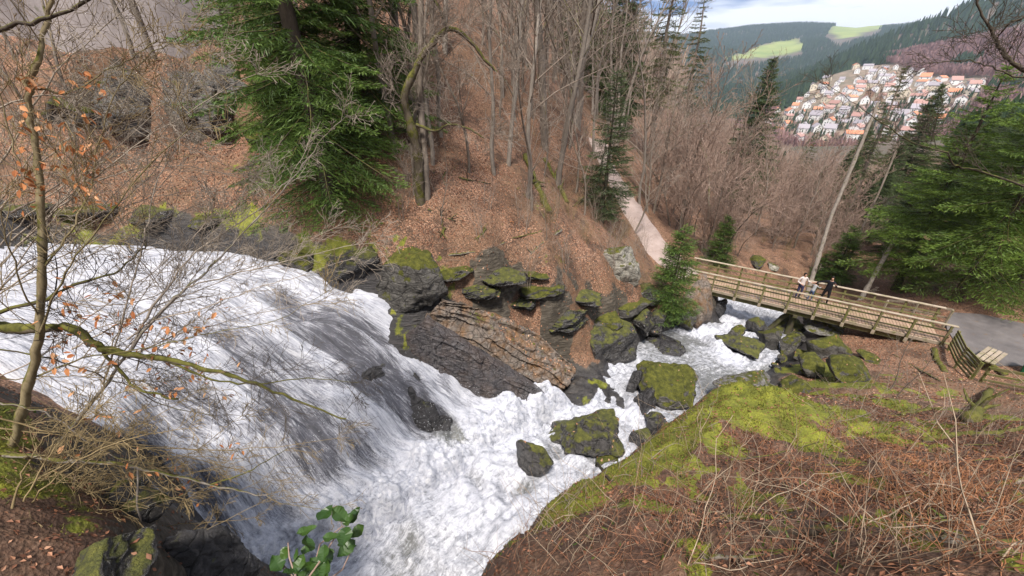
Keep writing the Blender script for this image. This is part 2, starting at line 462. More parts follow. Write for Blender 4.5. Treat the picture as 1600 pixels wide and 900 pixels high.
for p in CPS:                                                         # two readings of nearly one spot: the first one counts
    if not any((p[0] - q[0]) ** 2 + (p[1] - q[1]) ** 2 < (0.3 if abs(p[2] - q[2]) < 0.6 else 0.9) ** 2 and not (abs(p[2] - q[2]) > 1.5 and p[1] > 17) for q in _kept): _kept.append(p)
CPS = np.array(_kept)
NEAR = rbf_fit(CPS[:, :2], CPS[:, 2], 0.3)
PATH_PTS = [(12.3, 23.9, -12.28), (11.6, 25.2, -12.2), (10.9, 27.0, -11.8), (10.3, 29.2, -11.1), (9.9, 31.6, -10.3), (9.3, 35.0, -9.2), (8.6, 40.0, -7.6), (9.2, 46, -6.2)]
FLATS = [(24.2, 16.2, -12.3, 1.9), (26.2, 17.6, -12.3, 2.0), (28.6, 16.6, -12.25, 2.0), (25.6, 15.0, -12.28, 1.6), (31.2, 16.2, -12.2, 1.8)] + [(np.interp(q, range(len(PATH_PTS)), [p[0] for p in PATH_PTS]), np.interp(q, range(len(PATH_PTS)), [p[1] for p in PATH_PTS]), np.interp(q, range(len(PATH_PTS)), [p[2] for p in PATH_PTS]) - 0.03, 1.75) for q in np.arange(0, len(PATH_PTS) - 0.99, 0.34)]
def land(x, y, detail=True):
    x = np.asarray(x, float); y = np.asarray(y, float)
    r = np.hypot(x - 5, y - 18)
    zn = np.zeros_like(x); m = r < 64
    if m.any(): zn[m] = rbf_eval(NEAR, x[m], y[m])
    zv = valley(x, y)
    R_ = np.hypot(x, y)
    zf = np.zeros_like(x); mf = R_ > 180
    if mf.any(): zf[mf] = far_land(x[mf], y[mf])
    k = sstep(42, 62, r)
    z = zn * (1 - k) + zv * k
    k2 = sstep(190, 370, R_)
    z = z * (1 - k2) + zf * k2
    flat = np.zeros_like(z)
    for fx, fy, fz, fr in FLATS:
        m = 1 - sstep(0.75, 1.3, np.hypot(x - fx, y - fy) / fr)
        z = z * (1 - m) + fz * m; flat = np.maximum(flat, m)
    if detail:
        a = (1 - sstep(30, 80, r)) * (1 - 0.9 * flat)
        u, v = xy_uv(x, y)
        inch = sstep(-0.6, 0.4, u - u_left(v)) * sstep(-0.6, 0.2, u_right(v) - u) * sstep(8.0, 9.0, v)
        a = a * (1 - 0.55 * inch)
        z = z + a * (0.16 * fbm(x * 0.55, y * 0.55, oct=3, seed=3) + 0.05 * fbm(x * 2.1, y * 2.1, oct=4, seed=9))
        z = z + 0.42 * (1 - sstep(0.62, 1.0, np.hypot((x - 5.6) / 2.5, (y - 6.9) / 1.45) + 0.12 * fbm(x * 1.1, y * 1.1, oct=2, seed=14)))
        z = z + (1 - sstep(8, 14, np.hypot(x - 4, y - 6))) * 0.11 * fbm(x * 3.2, y * 3.2, oct=4, seed=12) * (1 - flat)
        z = z + sstep(60, 160, r) * (1.6 * fbm(x * 0.03, y * 0.03, oct=4, seed=21)) + sstep(700, 1500, R_) * 12 * fbm(x / 260, y / 260, oct=3, seed=31)
    return z
def ground(x, y): return float(land(np.array([x]), np.array([y]))[0])

def spaced(lo, a, b, hi, near, grow):
    c = list(np.arange(a, b, near))
    s = near
    while c[-1] < hi: s *= grow; c.append(c[-1] + s)
    s = near; p = [a]
    while p[-1] > lo: s *= grow; p.append(p[-1] - s)
    return np.array(p[:0:-1] + c)
GX = spaced(-3600, -9, 12, 3800, 0.125, 1.032)
GY = spaced(-700, 1.2, 14, 5600, 0.125, 1.032)
XX, YY = np.meshgrid(GX, GY)
ZZ = land(XX, YY)
ny_g, nx_g = XX.shape
gi = np.arange(ny_g * nx_g).reshape(ny_g, nx_g)
g_quads = np.stack([gi[:-1, :-1], gi[:-1, 1:], gi[1:, 1:], gi[1:, :-1]], -1).reshape(-1, 4)
GV = np.stack([XX, YY, ZZ], -1).reshape(-1, 3)
def ground_at(x, y):
    """height of the finished ground sheet"""
    x = np.asarray(x, float); y = np.asarray(y, float)
    i = np.clip(np.searchsorted(GX, x) - 1, 0, len(GX) - 2); j = np.clip(np.searchsorted(GY, y) - 1, 0, len(GY) - 2)
    fx = (x - GX[i]) / (GX[i + 1] - GX[i]); fy = (y - GY[j]) / (GY[j + 1] - GY[j])
    return (ZZ[j, i] * (1 - fx) + ZZ[j, i + 1] * fx) * (1 - fy) + (ZZ[j + 1, i] * (1 - fx) + ZZ[j + 1, i + 1] * fx) * fy
def ground(x, y): return float(ground_at(x, y))
gx_, gy_ = np.gradient(ZZ, GX, axis=1), np.gradient(ZZ, GY, axis=0)
SLOPE = np.hypot(gx_, gy_)

# ---- what grows where
def spots(x, y, lst):
    m = np.zeros_like(x)
    for px, py, z, rad in lst:
        c = at(px, py, z=z)
        m = np.maximum(m, 1 - sstep(0.35, 1.15, np.hypot(x - c[0], y - c[1]) / rad))
    return m
MOSS_SPOTS = [(1180, 640, -7.4, 2.0), (1100, 650, -7.4, 1.8), (1280, 655, -7.7, 1.7), (1040, 665, -7.5, 1.5), (930, 745, -7.1, 1.3), (880, 790, -6.5, 1.0), (1000, 720, -7.0, 1.2), (1250, 700, -7.0, 0.9), (1120, 700, -6.5, 0.8), (1340, 680, -7.4, 0.9), (1330, 590, -11, 1.6), (1270, 570, -12.6, 1.4),
              (1400, 640, -9, 0.7), (640, 440, -6.6, 1.0), (120, 720, -5.2, 1.2), (60, 690, -5.0, 1.2), (200, 820, -6, 0.8), (1540, 660, -8.5, 1.2), (1300, 610, -10, 1.2), (700, 440, -7, 0.5)]
GRASS_FAR = []
def ground_masks(x, y, z, slope):
    r = np.hypot(x - 5, y - 18); Rr = np.hypot(x, y)
    n1 = fbm(x * 0.9, y * 0.9, oct=4, seed=41); n2 = fbm(x * 0.25, y * 0.25, oct=3, seed=43)
    moss = np.clip(spots(x, y, MOSS_SPOTS) * 1.25 + 0.45 * n1 - 0.12, 0, 1)
    u, v = xy_uv(x, y)
    bank = np.exp(-((u - u_right(v) - 0.7) / 0.9) ** 2) * sstep(12, 13.5, v) * (1 - sstep(34, 38, v))
    moss = np.maximum(moss, np.clip(bank * (0.75 + 0.9 * n1) - 0.3, 0, 1))
    moss = np.maximum(moss, np.clip((fbm(x * 1.7, y * 1.7, oct=4, seed=47) - 0.45) * 2.2, 0, 0.7) * (y < 14))
    moss = moss * (1 - sstep(50, 70, r)) * (1 - 0.85 * sstep(1.3, 2.4, slope))
    rock = sstep(1.9, 3.0, slope + 0.5 * n1) * (1 - sstep(40, 80, r))
    wet = np.clip(sstep(-0.35, 0.35, u - u_left(v)) * sstep(-1.4, -0.2, u_right(v) - u) * sstep(7.6, 8.4, v) * (1 - sstep(36, 40, v)), 0, 1)
    sx, sy, sz, _, _, _ = s_frame(60)
    dmin = np.full(x.shape, 99.0); lev = np.zeros_like(x)
    near_m = r < 40
    for i in range(60):
        d = np.hypot(x - sx[i], y - sy[i]); b = d < dmin
        dmin = np.where(b, d, dmin); lev = np.where(b, sz[i], lev)
    wet2 = near_m * (1 - sstep(0.25, 1.1, z - lev)) * (dmin < 7)
    wet = np.maximum(wet, wet2)
    rock = np.maximum(rock, wet)
    return moss, rock, wet
MOSS, ROCK, WET = ground_masks(XX, YY, ZZ, SLOPE)
# far cover, seen from here: meadows on the far hill, a town on the near one, woods elsewhere
PXg, PYg = proj(np.stack([XX, YY, ZZ], -1))
RR = np.hypot(XX, YY)
def poly_in(px, py, poly):
    c = np.zeros(px.shape, bool); n = len(poly)
    for i in range(n):
        x1, y1 = poly[i]; x2, y2 = poly[(i + 1) % n]
        if y1 == y2: continue
        hit = ((y1 > py) != (y2 > py)) & (px < (x2 - x1) * (py - y1) / (y2 - y1) + x1)
        c ^= hit
    return c
def to_xy(poly, t): return [tuple(at(a, b, t=t)[:2]) for a, b in poly]
# the meadows as fields on the land: pixel outline carried to the hill once, then kept as map coordinates
def on_far(px, py, t0, t1):
    for t in np.arange(t0, t1, 20.0):
        p = at(px, py, t=t)
        if p[2] < ground(p[0], p[1]): return (p[0], p[1])
    p = at(px, py, t=t1); return (p[0], p[1])
MEADOWS = [[on_far(*q, 1100, 3400) for q in [(1128, 96), (1150, 84), (1180, 75), (1215, 66), (1248, 62), (1255, 70), (1252, 80), (1215, 86), (1170, 92)]],
           [on_far(*q, 1500, 3400) for q in [(1290, 53), (1300, 42), (1325, 37), (1360, 37), (1386, 41), (1372, 46), (1350, 53), (1330, 58), (1310, 62), (1306, 55)]]]
TOWN = [on_far(*q, 330, 900) for q in [(1186, 205), (1205, 185), (1255, 150), (1290, 122), (1345, 103), (1420, 112), (1490, 122), (1548, 128), (1530, 165), (1500, 205), (1420, 235), (1330, 240), (1240, 235)]]
GRASS = np.zeros_like(XX)
for poly in MEADOWS: GRASS = np.maximum(GRASS, poly_in(XX, YY, poly))
TOWNM = poly_in(XX, YY, TOWN).astype(float)

t = NT('ground_litter')
pos = t.geo('Position')
v1 = t.voro(pos, 21, out='Color'); vd = t.voro(pos, 21)
v2 = t.voro(t.mapping(pos, 1.7, rot=(0.3, 0.2, 0.5)), 9, out='Color')
big = t.noise(pos, 0.35, 5, 0.6); mid = t.noise(pos, 2.2, 6, 0.65); fine = t.noise(pos, 38, 3, 0.6)
lf = t.ramp(t.sep(v1)[0], (0.0, (0.13, 0.060, 0.036)), (0.3, (0.28, 0.138, 0.082)), (0.6, (0.41, 0.23, 0.145)), (0.85, (0.50, 0.32, 0.22)), (1.0, (0.36, 0.15, 0.065)))
lf = t.mix(t.math('MULTIPLY', t.sep(v2)[1], 0.6), lf, (0.21, 0.112, 0.076))
lf = t.mix(t.ramp(vd, (0.35, 0.0), (0.75, 1.0)), lf, (0.045, 0.028, 0.02))
lf = t.mix(t.ramp(big, (0.35, 0.0), (0.62, 0.75)), lf, (0.125, 0.074, 0.042))
lf = t.mix(t.ramp(t.noise(pos, 0.9, 7, 0.72), (0.52, 0.0), (0.60, 0.75)), lf, (0.055, 0.033, 0.022))
lf = t.mix(t.math('MULTIPLY', t.attr('damp'), t.ramp(t.noise(pos, 2.6, 6, 0.7), (0.35, 0.35), (0.6, 0.9))), lf, (0.060, 0.032, 0.022))
mossc = t.ramp(mid, (0.25, (0.055, 0.060, 0.009)), (0.5, (0.175, 0.185, 0.020)), (0.75, (0.32, 0.315, 0.032)))
mossc = t.mix(t.ramp(fine, (0.3, 0.6), (0.7, 0.0)), mossc, (0.03, 0.035, 0.010))
strata = t.noise(t.mapping(pos, (0.6, 2.6, 5.0), rot=(0.5, 0.35, 0.2)), 2.0, 7, 0.65)
rockc = t.ramp(strata, (0.25, (0.020, 0.016, 0.012)), (0.5, (0.068, 0.056, 0.042)), (0.75, (0.17, 0.145, 0.115)))
wetc = t.ramp(strata, (0.25, (0.012, 0.011, 0.011)), (0.55, (0.040, 0.037, 0.038)), (0.8, (0.10, 0.085, 0.075)))
rockc = t.mix(t.attr('wet'), rockc, wetc)
farw = t.ramp(t.noise(pos, 0.02, 6, 0.7), (0.35, (0.045, 0.055, 0.03)), (0.6, (0.13, 0.09, 0.075)))
townc = t.ramp(t.noise(pos, 0.05, 5, 0.7), (0.35, (0.10, 0.09, 0.06)), (0.6, (0.22, 0.16, 0.12)))
meadow = t.ramp(t.noise(pos, 0.008, 6, 0.6), (0.3, (0.13, 0.185, 0.040)), (0.7, (0.27, 0.29, 0.085)))
edge = t.math('ADD', t.attr('rock'), t.math('MULTIPLY', t.math('SUBTRACT', mid, 0.5), 0.9))
edgem = t.math('ADD', t.attr('moss'), t.math('MULTIPLY', t.math('SUBTRACT', t.noise(pos, 6, 5, 0.65), 0.5), 1.1))
col = t.mix(t.ramp(edge, (0.42, 0.0), (0.55, 1.0)), lf, rockc)
col = t.mix(t.ramp(edgem, (0.40, 0.0), (0.56, 1.0)), col, mossc)
col = t.mix(t.attr('far'), col, farw)
col = t.mix(t.attr('town'), col, townc)
col = t.mix(t.attr('grass'), col, meadow)
hgt = t.math('ADD', t.math('MULTIPLY', vd, 0.35), t.math('MULTIPLY', mid, 1.2))
hgt = t.math('ADD', hgt, t.math('MULTIPLY', strata, t.math('MULTIPLY', t.attr('rock'), 3.0)))
hgt = t.math('ADD', hgt, t.math('MULTIPLY', fine, 0.30))
rough = t.mix(t.attr('wet'), (0.85,) * 3, (0.28,) * 3)
M_GROUND = t.done(t.bsdf(col, rough, t.bump(hgt, 0.7, 0.06), 0.35))

gme = mesh_from('ground', GV, g_quads, True)
for k, a in (('moss', MOSS), ('rock', ROCK), ('wet', WET), ('far', sstep(90, 200, RR)), ('grass', GRASS), ('town', TOWNM), ('damp', 1 - sstep(7, 13, np.hypot(XX - 3, YY - 2)))): attr(gme, k, a.ravel())
tag(obj('ground', gme, M_GROUND), 'leaf littered gorge floor and hillsides', None, None, 'structure')

# ================================================================== WATER
# ---- rock showing through: places where the sheet is thin
DARK = [(460, 495, 0.9, 0.42), (520, 525, 1.0, 0.55), (565, 560, 0.9, 0.62), (610, 595, 0.7, 0.7), (540, 500, 0.7, 0.35), (690, 590, 0.35, 0.3), (400, 560, 0.9, 0.3), (300, 620, 0.8, 0.3), (655, 630, 0.8, 0.85), (430, 640, 0.8, 0.42), (490, 690, 0.9, 0.45), (690, 670, 0.7, 0.8), (360, 520, 0.8, 0.35), (620, 600, 0.7, 0.8), (340, 800, 0.7, 0.6), (230, 690, 0.6, 0.55), (560, 700, 0.5, 0.35)]
def chute_pt(px, py):
    best = None
    for tt in np.arange(5, 40, 0.05):
        p = at(px, py, t=tt); u, v = xy_uv(p[0], p[1])
        if p[2] < zw(v): return p
    return p
nv, nw = 420, 270
vv = np.concatenate([np.linspace(7.3, 15, 300), np.linspace(15, 34, nv - 300 + 1)[1:]])
ww = np.linspace(-0.03, 1.03, nw)
Wg, Vg = np.meshgrid(ww, vv)
Ug = u_left(Vg) * (1 - Wg) + u_right(Vg) * Wg
Xw, Yw = uv_xy(Ug, Vg)
width = u_right(Vg) - u_left(Vg)
along = np.concatenate([[0], np.cumsum(np.hypot(np.diff(vv), np.diff(zw(vv))))])
Ag = np.repeat(along[:, None], nw, 1)
A0 = Wg * 9.0
wig = 0.25 * fbm(A0 * 0.7, Ag * 0.35, oct=2, seed=50)
fine_w = fbm((A0 + wig) * 5.0, Ag * 0.9, oct=4, seed=51, gain=0.6)
mid_w = fbm((A0 + wig) * 1.5, Ag * 0.5, oct=3, seed=52)
steep = np.interp(Vg, [8, 9, 11, 12, 14, 18], [0.6, 1.0, 1.0, 0.9, 0.5, 0.3])
ledge = 0.22 * np.sin(Vg * 2.6 + 1.3 * fbm(A0 * 0.6, Vg * 0.1, oct=2, seed=53)) * np.interp(Vg, [8.5, 9.5, 13, 14.5], [0, 1, 1, 0.2])
turb = 1 - sstep(8.2, 9.6, Vg)
boil = fbm(Xw * 2.0, Yw * 2.0, Vg * 0, oct=5, seed=54)
Zw = zw(Vg) + 0.16 * mid_w * (0.5 + steep) + 0.055 * fine_w * (0.6 + steep) + ledge + turb * (0.35 + 0.24 * boil) + 0.08 - 1.0 * (1 - sstep(7.3, 8.0, Vg))
Zw = Zw - 0.25 * (sstep(0.0, 0.03, -Wg) + sstep(1.0, 1.03, Wg))
dark = np.zeros_like(Vg)
for px, py, rad, s in DARK:
    c = chute_pt(px, py); cu, cv = xy_uv(c[0], c[1])
    dd = np.hypot((Ug - cu) * 1.25, (Vg - cv) * 0.75) / rad
    dark = np.maximum(dark, s * (1 - sstep(0.3, 1.2, dd + 0.35 * mid_w)))
ribbon_w = np.zeros_like(Vg)
for px, py in [(590, 478), (620, 505), (655, 540), (690, 570), (725, 600), (760, 630), (560, 462)]:
    c = chute_pt(px, py); cu, cv = xy_uv(c[0], c[1])
    ribbon_w = np.maximum(ribbon_w, 1 - sstep(0.3, 1.0, np.hypot(Ug - cu, Vg - cv) / 0.75))
dark = dark * (1 - 0.8 * ribbon_w)
foam = np.clip(0.66 - 1.15 * dark + 0.10 * sstep(15, 20, Vg) + 0.34 * turb + 0.16 * mid_w + 0.25 * ribbon_w, 0, 1)
wi = np.arange(nv * nw).reshape(nv, nw)
w_quads = np.stack([wi[:-1, :-1], wi[:-1, 1:], wi[1:, 1:], wi[1:, :-1]], -1).reshape(-1, 4)

t = NT('white_water')
fl = t.new('ShaderNodeCombineXYZ')
t.put(fl.inputs[0], t.attr('across')); t.put(fl.inputs[1], t.attr('along')); flow = fl.outputs[0]
pos = t.geo('Position')
s1 = t.noise(t.mapping(flow, (3.2, 0.55, 1)), 2.0, 8, 0.68, 0.5)
s2 = t.noise(t.mapping(flow, (9.0, 0.75, 1)), 3.0, 7, 0.72, 0.25)
s4 = t.noise(t.mapping(flow, (16.0, 4.5, 1)), 3.0, 5, 0.75, 0.3)
s3 = t.noise(pos, 5.5, 7, 0.72, 0.6)
st = t.math('ADD', t.math('MULTIPLY', s1, 0.30), t.math('ADD', t.math('MULTIPLY', s2, 0.45), t.math('MULTIPLY', s4, 0.25)))
turb_n = t.attr('turb')
pat = t.math('ADD', t.math('MULTIPLY', st, t.math('SUBTRACT', 1.0, turb_n)), t.math('MULTIPLY', s3, turb_n))
th = t.math('ADD', t.math('MULTIPLY', t.math('SUBTRACT', pat, 0.5), 4.2), t.attr('foam'))
fac = t.ramp(th, (0.05, 0.0), (0.45, 0.55), (0.80, 1.0))
white = t.ramp(pat, (0.36, (0.27, 0.29, 0.36)), (0.50, (0.48, 0.49, 0.55)), (0.64, (0.70, 0.70, 0.72)))
hh = t.math('ADD', t.math('MULTIPLY', pat, 1.0), t.math('MULTIPLY', t.noise(pos, 26, 4, 0.7), 0.35))
nrm = t.bump(hh, 0.9, 0.10)
foam_s = t.bsdf(white, 0.45, nrm, 0.3, **{'Subsurface Weight': 0.0})
dark_s = t.bsdf(t.mix(turb_n, t.ramp(s1, (0.3, (0.035, 0.035, 0.042)), (0.7, (0.15, 0.15, 0.18))), (0.20, 0.205, 0.185)), 0.18, nrm, 0.6)
mx = t.new('ShaderNodeMixShader'); t.put(mx.inputs[0], fac); t.l.new(dark_s, mx.inputs[1]); t.l.new(foam_s, mx.inputs[2])
M_WATER = t.done(mx.outputs[0])
wme = mesh_from('waterfall', np.stack([Xw, Yw, Zw], -1).reshape(-1, 3), w_quads, True)
for k, a in (('across', A0), ('along', Ag), ('foam', foam), ('turb', turb * 0.9)): attr(wme, k, a.ravel())
tag(obj('waterfall', wme, M_WATER), 'white waterfall sliding down a broad rock chute', None, None, 'structure')

ns, nc = 520, 120
sx, sy, sz, snx, sny, sq = s_frame(ns)
half = np.interp(sq, [0, 4, 9, 14, 20, 30, 60], [3.4, 4.0, 3.8, 3.2, 3.4, 3.4, 2.6])
cc = np.linspace(-1, 1, nc)
Xs = sx[:, None] + snx[:, None] * half[:, None] * cc; Ys = sy[:, None] + sny[:, None] * half[:, None] * cc
Qs = np.repeat(sq[:, None], nc, 1); Cs = half[:, None] * cc[None, :]
rage = np.interp(sq, [0, 3, 8, 11, 13, 16, 18.5, 21, 23, 26, 30, 36], [0.7, 0.9, 0.95, 0.8, 0.75, 0.65, 0.2, 0.3, 0.85, 0.75, 0.8, 0.4])[:, None]
b1 = fbm(Xs * 1.1, Ys * 1.1, oct=3, seed=60); b2 = fbm(Cs * 4.5, Qs * 2.2, oct=5, seed=61, gain=0.62)
steps = 0.10 * np.sin(Qs * 1.9 + 2.0 * b1)
Zs = sz[:, None] + rage * (0.26 * b1 + 0.05 * b2 + steps) + 0.015 * b2
foam_s_ = np.clip(rage * 0.78 + 0.12 * b1 - 0.22 * np.abs(cc[None, :]) ** 3, 0, 1)
for px, py, z, rad, s in [(620, 880, -11.5, 0.8, 0.35), (640, 830, -11.5, 0.5, 0.3), (740, 745, -11.5, 0.45, 0.4), (830, 760, -11.6, 0.5, 0.5), (1040, 525, -13.2, 1.6, 0.6), (860, 700, -11.8, 0.6, 0.35), (1215, 580, -13.3, 1.3, 0.6), (1200, 520, -14, 1.0, 0.4), (1090, 530, -13.5, 0.8, 0.4)]:
    c = at(px, py, z=z); foam_s_ = foam_s_ - s * (1 - sstep(0.2, 1.2, np.hypot(Xs - c[0], Ys - c[1]) / rad + 0.3 * b1))
for px, py, z, rad, s in [(1140, 560, -13.6, 1.2, 0.5), (1150, 490, -14.4, 1.3, 0.5), (905, 590, -12.2, 1.0, 0.4), (990, 640, -12.2, 0.9, 0.4), (970, 715, -12.2, 0.8, 0.3), (1110, 520, -13.8, 1.0, 0.4)]:
    c = at(px, py, z=z); foam_s_ = foam_s_ + s * (1 - sstep(0.2, 1.2, np.hypot(Xs - c[0], Ys - c[1]) / rad + 0.3 * b1))
si = np.arange(ns * nc).reshape(ns, nc)
s_quads = np.stack([si[:-1, :-1], si[:-1, 1:], si[1:, 1:], si[1:, :-1]], -1).reshape(-1, 4)
sme = mesh_from('stream', np.stack([Xs, Ys, Zs], -1).reshape(-1, 3), s_quads, True)
for k, a in (('across', Cs), ('along', Qs), ('foam', np.clip(foam_s_, 0, 1)), ('turb', np.full_like(Qs, 0.45))): attr(sme, k, a.ravel())
tag(obj('stream', sme, M_WATER), 'churning white stream running from the plunge pool under the bridge', None, None, 'structure')

# ================================================================== ROCKS
def hit(px, py, t0=1.5, t1=70.0, detail=False):
    """where the line of sight through a pixel meets the ground"""
    tt = np.concatenate([np.arange(t0, 12, 0.03), np.arange(12, t1, 0.08)])
    P = ray(px, py)[None] * tt[:, None]
    z = ground_at(P[:, 0], P[:, 1])
    b = np.nonzero(P[:, 2] <= z)[0]
    return P[b[0]] if len(b) else P[-1]
def depth(P): return P[1] * CP - P[2] * SP
def rock_material(name, dry, moss, wet=False, warm=0.0):
    t = NT(name)
    pos = t.geo('Position'); oc = t.coord('Object')
    st = t.noise(t.mapping(oc, (1.0, 1.6, 4.5), rot=(0.45, 0.3, 0.4)), 1.7, 8, 0.66, 0.4)
    fine = t.noise(oc, 22, 5, 0.7); blot = t.noise(pos, 1.6, 5, 0.6)
    sp_ = t.noise(oc, 7, 9, 0.78); ck = t.voro(t.mapping(oc, (1, 1, 1.6), rot=(0.4, 0.2, 0.7)), 2.1, 'DISTANCE_TO_EDGE')
    c = t.ramp(st, (0.22, tuple(0.30 * q for q in dry)), (0.48, dry), (0.62, tuple(1.25 * q for q in dry)), (0.8, tuple(1.7 * q for q in dry)))
    c = t.mix(t.math('MULTIPLY', fine, 0.45), c, tuple(0.35 * q for q in dry))
    c = t.mix(1.0, c, t.ramp(sp_, (0.32, 0.35), (0.5, 1.0), (0.68, 1.55)), 'MULTIPLY')
    c = t.mix(t.ramp(ck, (0.0, 0.75), (0.035, 0.0)), c, tuple(0.15 * q for q in dry))
    lich = t.ramp(t.noise(pos, 7, 5, 0.7), (0.60, 0.0), (0.70, 0.55 if not wet else 0.0))
    c = t.mix(lich, c, (0.30, 0.30, 0.25))
    if warm: c = t.mix(t.ramp(blot, (0.45, 0.0), (0.65, warm)), c, (0.23, 0.105, 0.025))
    nz = t.sep(t.geo('Normal'))[2]
    mfac = t.math('ADD', t.math('MULTIPLY', nz, 0.75), t.math('MULTIPLY', t.math('SUBTRACT', t.noise(pos, 2.4, 7, 0.68), 0.5), 1.9))
    mm = t.ramp(t.math('ADD', mfac, moss - 0.5), (0.46, 0.0), (0.62, 1.0))
    mc = t.ramp(t.noise(pos, 5, 5, 0.65), (0.28, (0.040, 0.042, 0.010)), (0.5, (0.105, 0.108, 0.020)), (0.75, (0.22, 0.210, 0.036)))
    mc = t.mix(t.ramp(t.noise(pos, 45, 3, 0.6), (0.35, 0.55), (0.6, 0.0)), mc, (0.025, 0.03, 0.008))
    c = t.mix(mm, c, mc)
    h = t.math('ADD', t.math('ADD', t.math('MULTIPLY', st, 1.4), t.math('ADD', t.math('MULTIPLY', sp_, 1.1), t.ramp(ck, (0.0, 0.0), (0.06, 0.45)))), t.math('ADD', t.math('MULTIPLY', fine, 0.35), t.math('MULTIPLY', mm, t.noise(pos, 40, 3, 0.7))))
    ro = t.mix(mm, (0.25 if wet else 0.75,) * 3, (0.92,) * 3)
    return t.done(t.bsdf(c, ro, t.bump(h, 0.9, 0.07), 0.5 if wet else 0.25))
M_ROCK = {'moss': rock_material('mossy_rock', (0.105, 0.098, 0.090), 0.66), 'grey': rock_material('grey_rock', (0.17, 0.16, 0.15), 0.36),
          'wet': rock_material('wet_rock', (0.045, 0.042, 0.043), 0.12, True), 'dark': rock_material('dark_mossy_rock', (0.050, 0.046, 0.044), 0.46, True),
          'pale': rock_material('pale_mossy_rock', (0.30, 0.28, 0.24), 0.46), 'slab': rock_material('layered_slab_rock', (0.19, 0.155, 0.13), 0.22, False, 0.55),
          'wetslab': rock_material('wet_slab_rock', (0.085, 0.077, 0.080), 0.05, True, 0.10)}
import bmesh
def ico(sub):
    bm = bmesh.new(); bmesh.ops.create_icosphere(bm, subdivisions=sub, radius=1.0)
    V = np.array([v.co[:] for v in bm.verts]); T = np.array([[v.index for v in f.verts] for f in bm.faces]); bm.free()
    return V, T
ICO = {k: ico(k) for k in (1, 2, 3, 4, 5, 6)}
def boulder_mesh(seed, size, sub=4, cuts=9, rough=0.10, layers=0.0):
    g = np.random.default_rng(seed)
    V, T = ICO[sub]; V = V.copy()
    for i in range(cuts):                                             # flat broken faces
        n = g.normal(size=3); n[2] *= 0.7; n /= np.linalg.norm(n)
        d = g.uniform(0.42, 0.80)
        s = V @ n; over = np.maximum(s - d, 0)
        V -= np.outer(over * 0.97, n)
    Nn = V / np.linalg.norm(V, axis=1)[:, None]
    off = g.uniform(-50, 50, 3)
    q = V + off
    V = V + Nn * (rough * 1.3 * fbm(q[:, 0] * 1.3, q[:, 1] * 1.3, q[:, 2] * 1.3, oct=3, seed=seed) + rough * 0.55 * fbm(q[:, 0] * 4.5, q[:, 1] * 4.5, q[:, 2] * 4.5, oct=4, seed=seed + 5, gain=0.6))[:, None]
    if layers:                                                        # bedding planes standing proud of each other
        k = (V @ np.array([0.25, 0.35, 1.0])) * 5.5 + 0.9 * fbm(q[:, 0] * 1.2, q[:, 1] * 1.2, q[:, 2] * 1.2, oct=2, seed=seed + 9)
        V = V + Nn * (layers * (np.abs((k % 1.0) - 0.5) * 2 - 0.5 + 0.6 * (np.floor(k) * 0.618 % 1.0)))[:, None]
    V = V * np.asarray(size)[None]
    return mesh_from('boulder', V, T, True)
def boulder(px, py, wpx, hpx, mat, label, seed, cat='boulder', name='boulder', dep=0.8, sub=4, rz=0.0, tilt=(0, 0), sink=0.30, cuts=13, base=None, rough=0.10, layers=0.0, group=None, z=None):
    b = at(px, py + 0.32 * hpx, z=z) if z is not None else (hit(px, py + 0.32 * hpx) if base is None else np.asarray(base))
    d = depth(b)
    hp = math.sqrt(max(hpx ** 2 - (0.50 * dep * wpx) ** 2, (0.45 * hpx) ** 2)) * 1.1   # the depth of the top takes its share of the outline
    w, h = wpx * d / F_PX, hp * d / F_PX
    me = boulder_mesh(seed, (w / 2 * 1.16, w / 2 * dep * 1.16, h / 2 * 1.25), sub, cuts, rough, layers)
    o = obj(name, me, M_ROCK[mat], None, b + np.array([0, 0.16 * w, h * (0.5 - sink)]), (tilt[0], tilt[1], rz))
    return tag(o, label, cat, group)
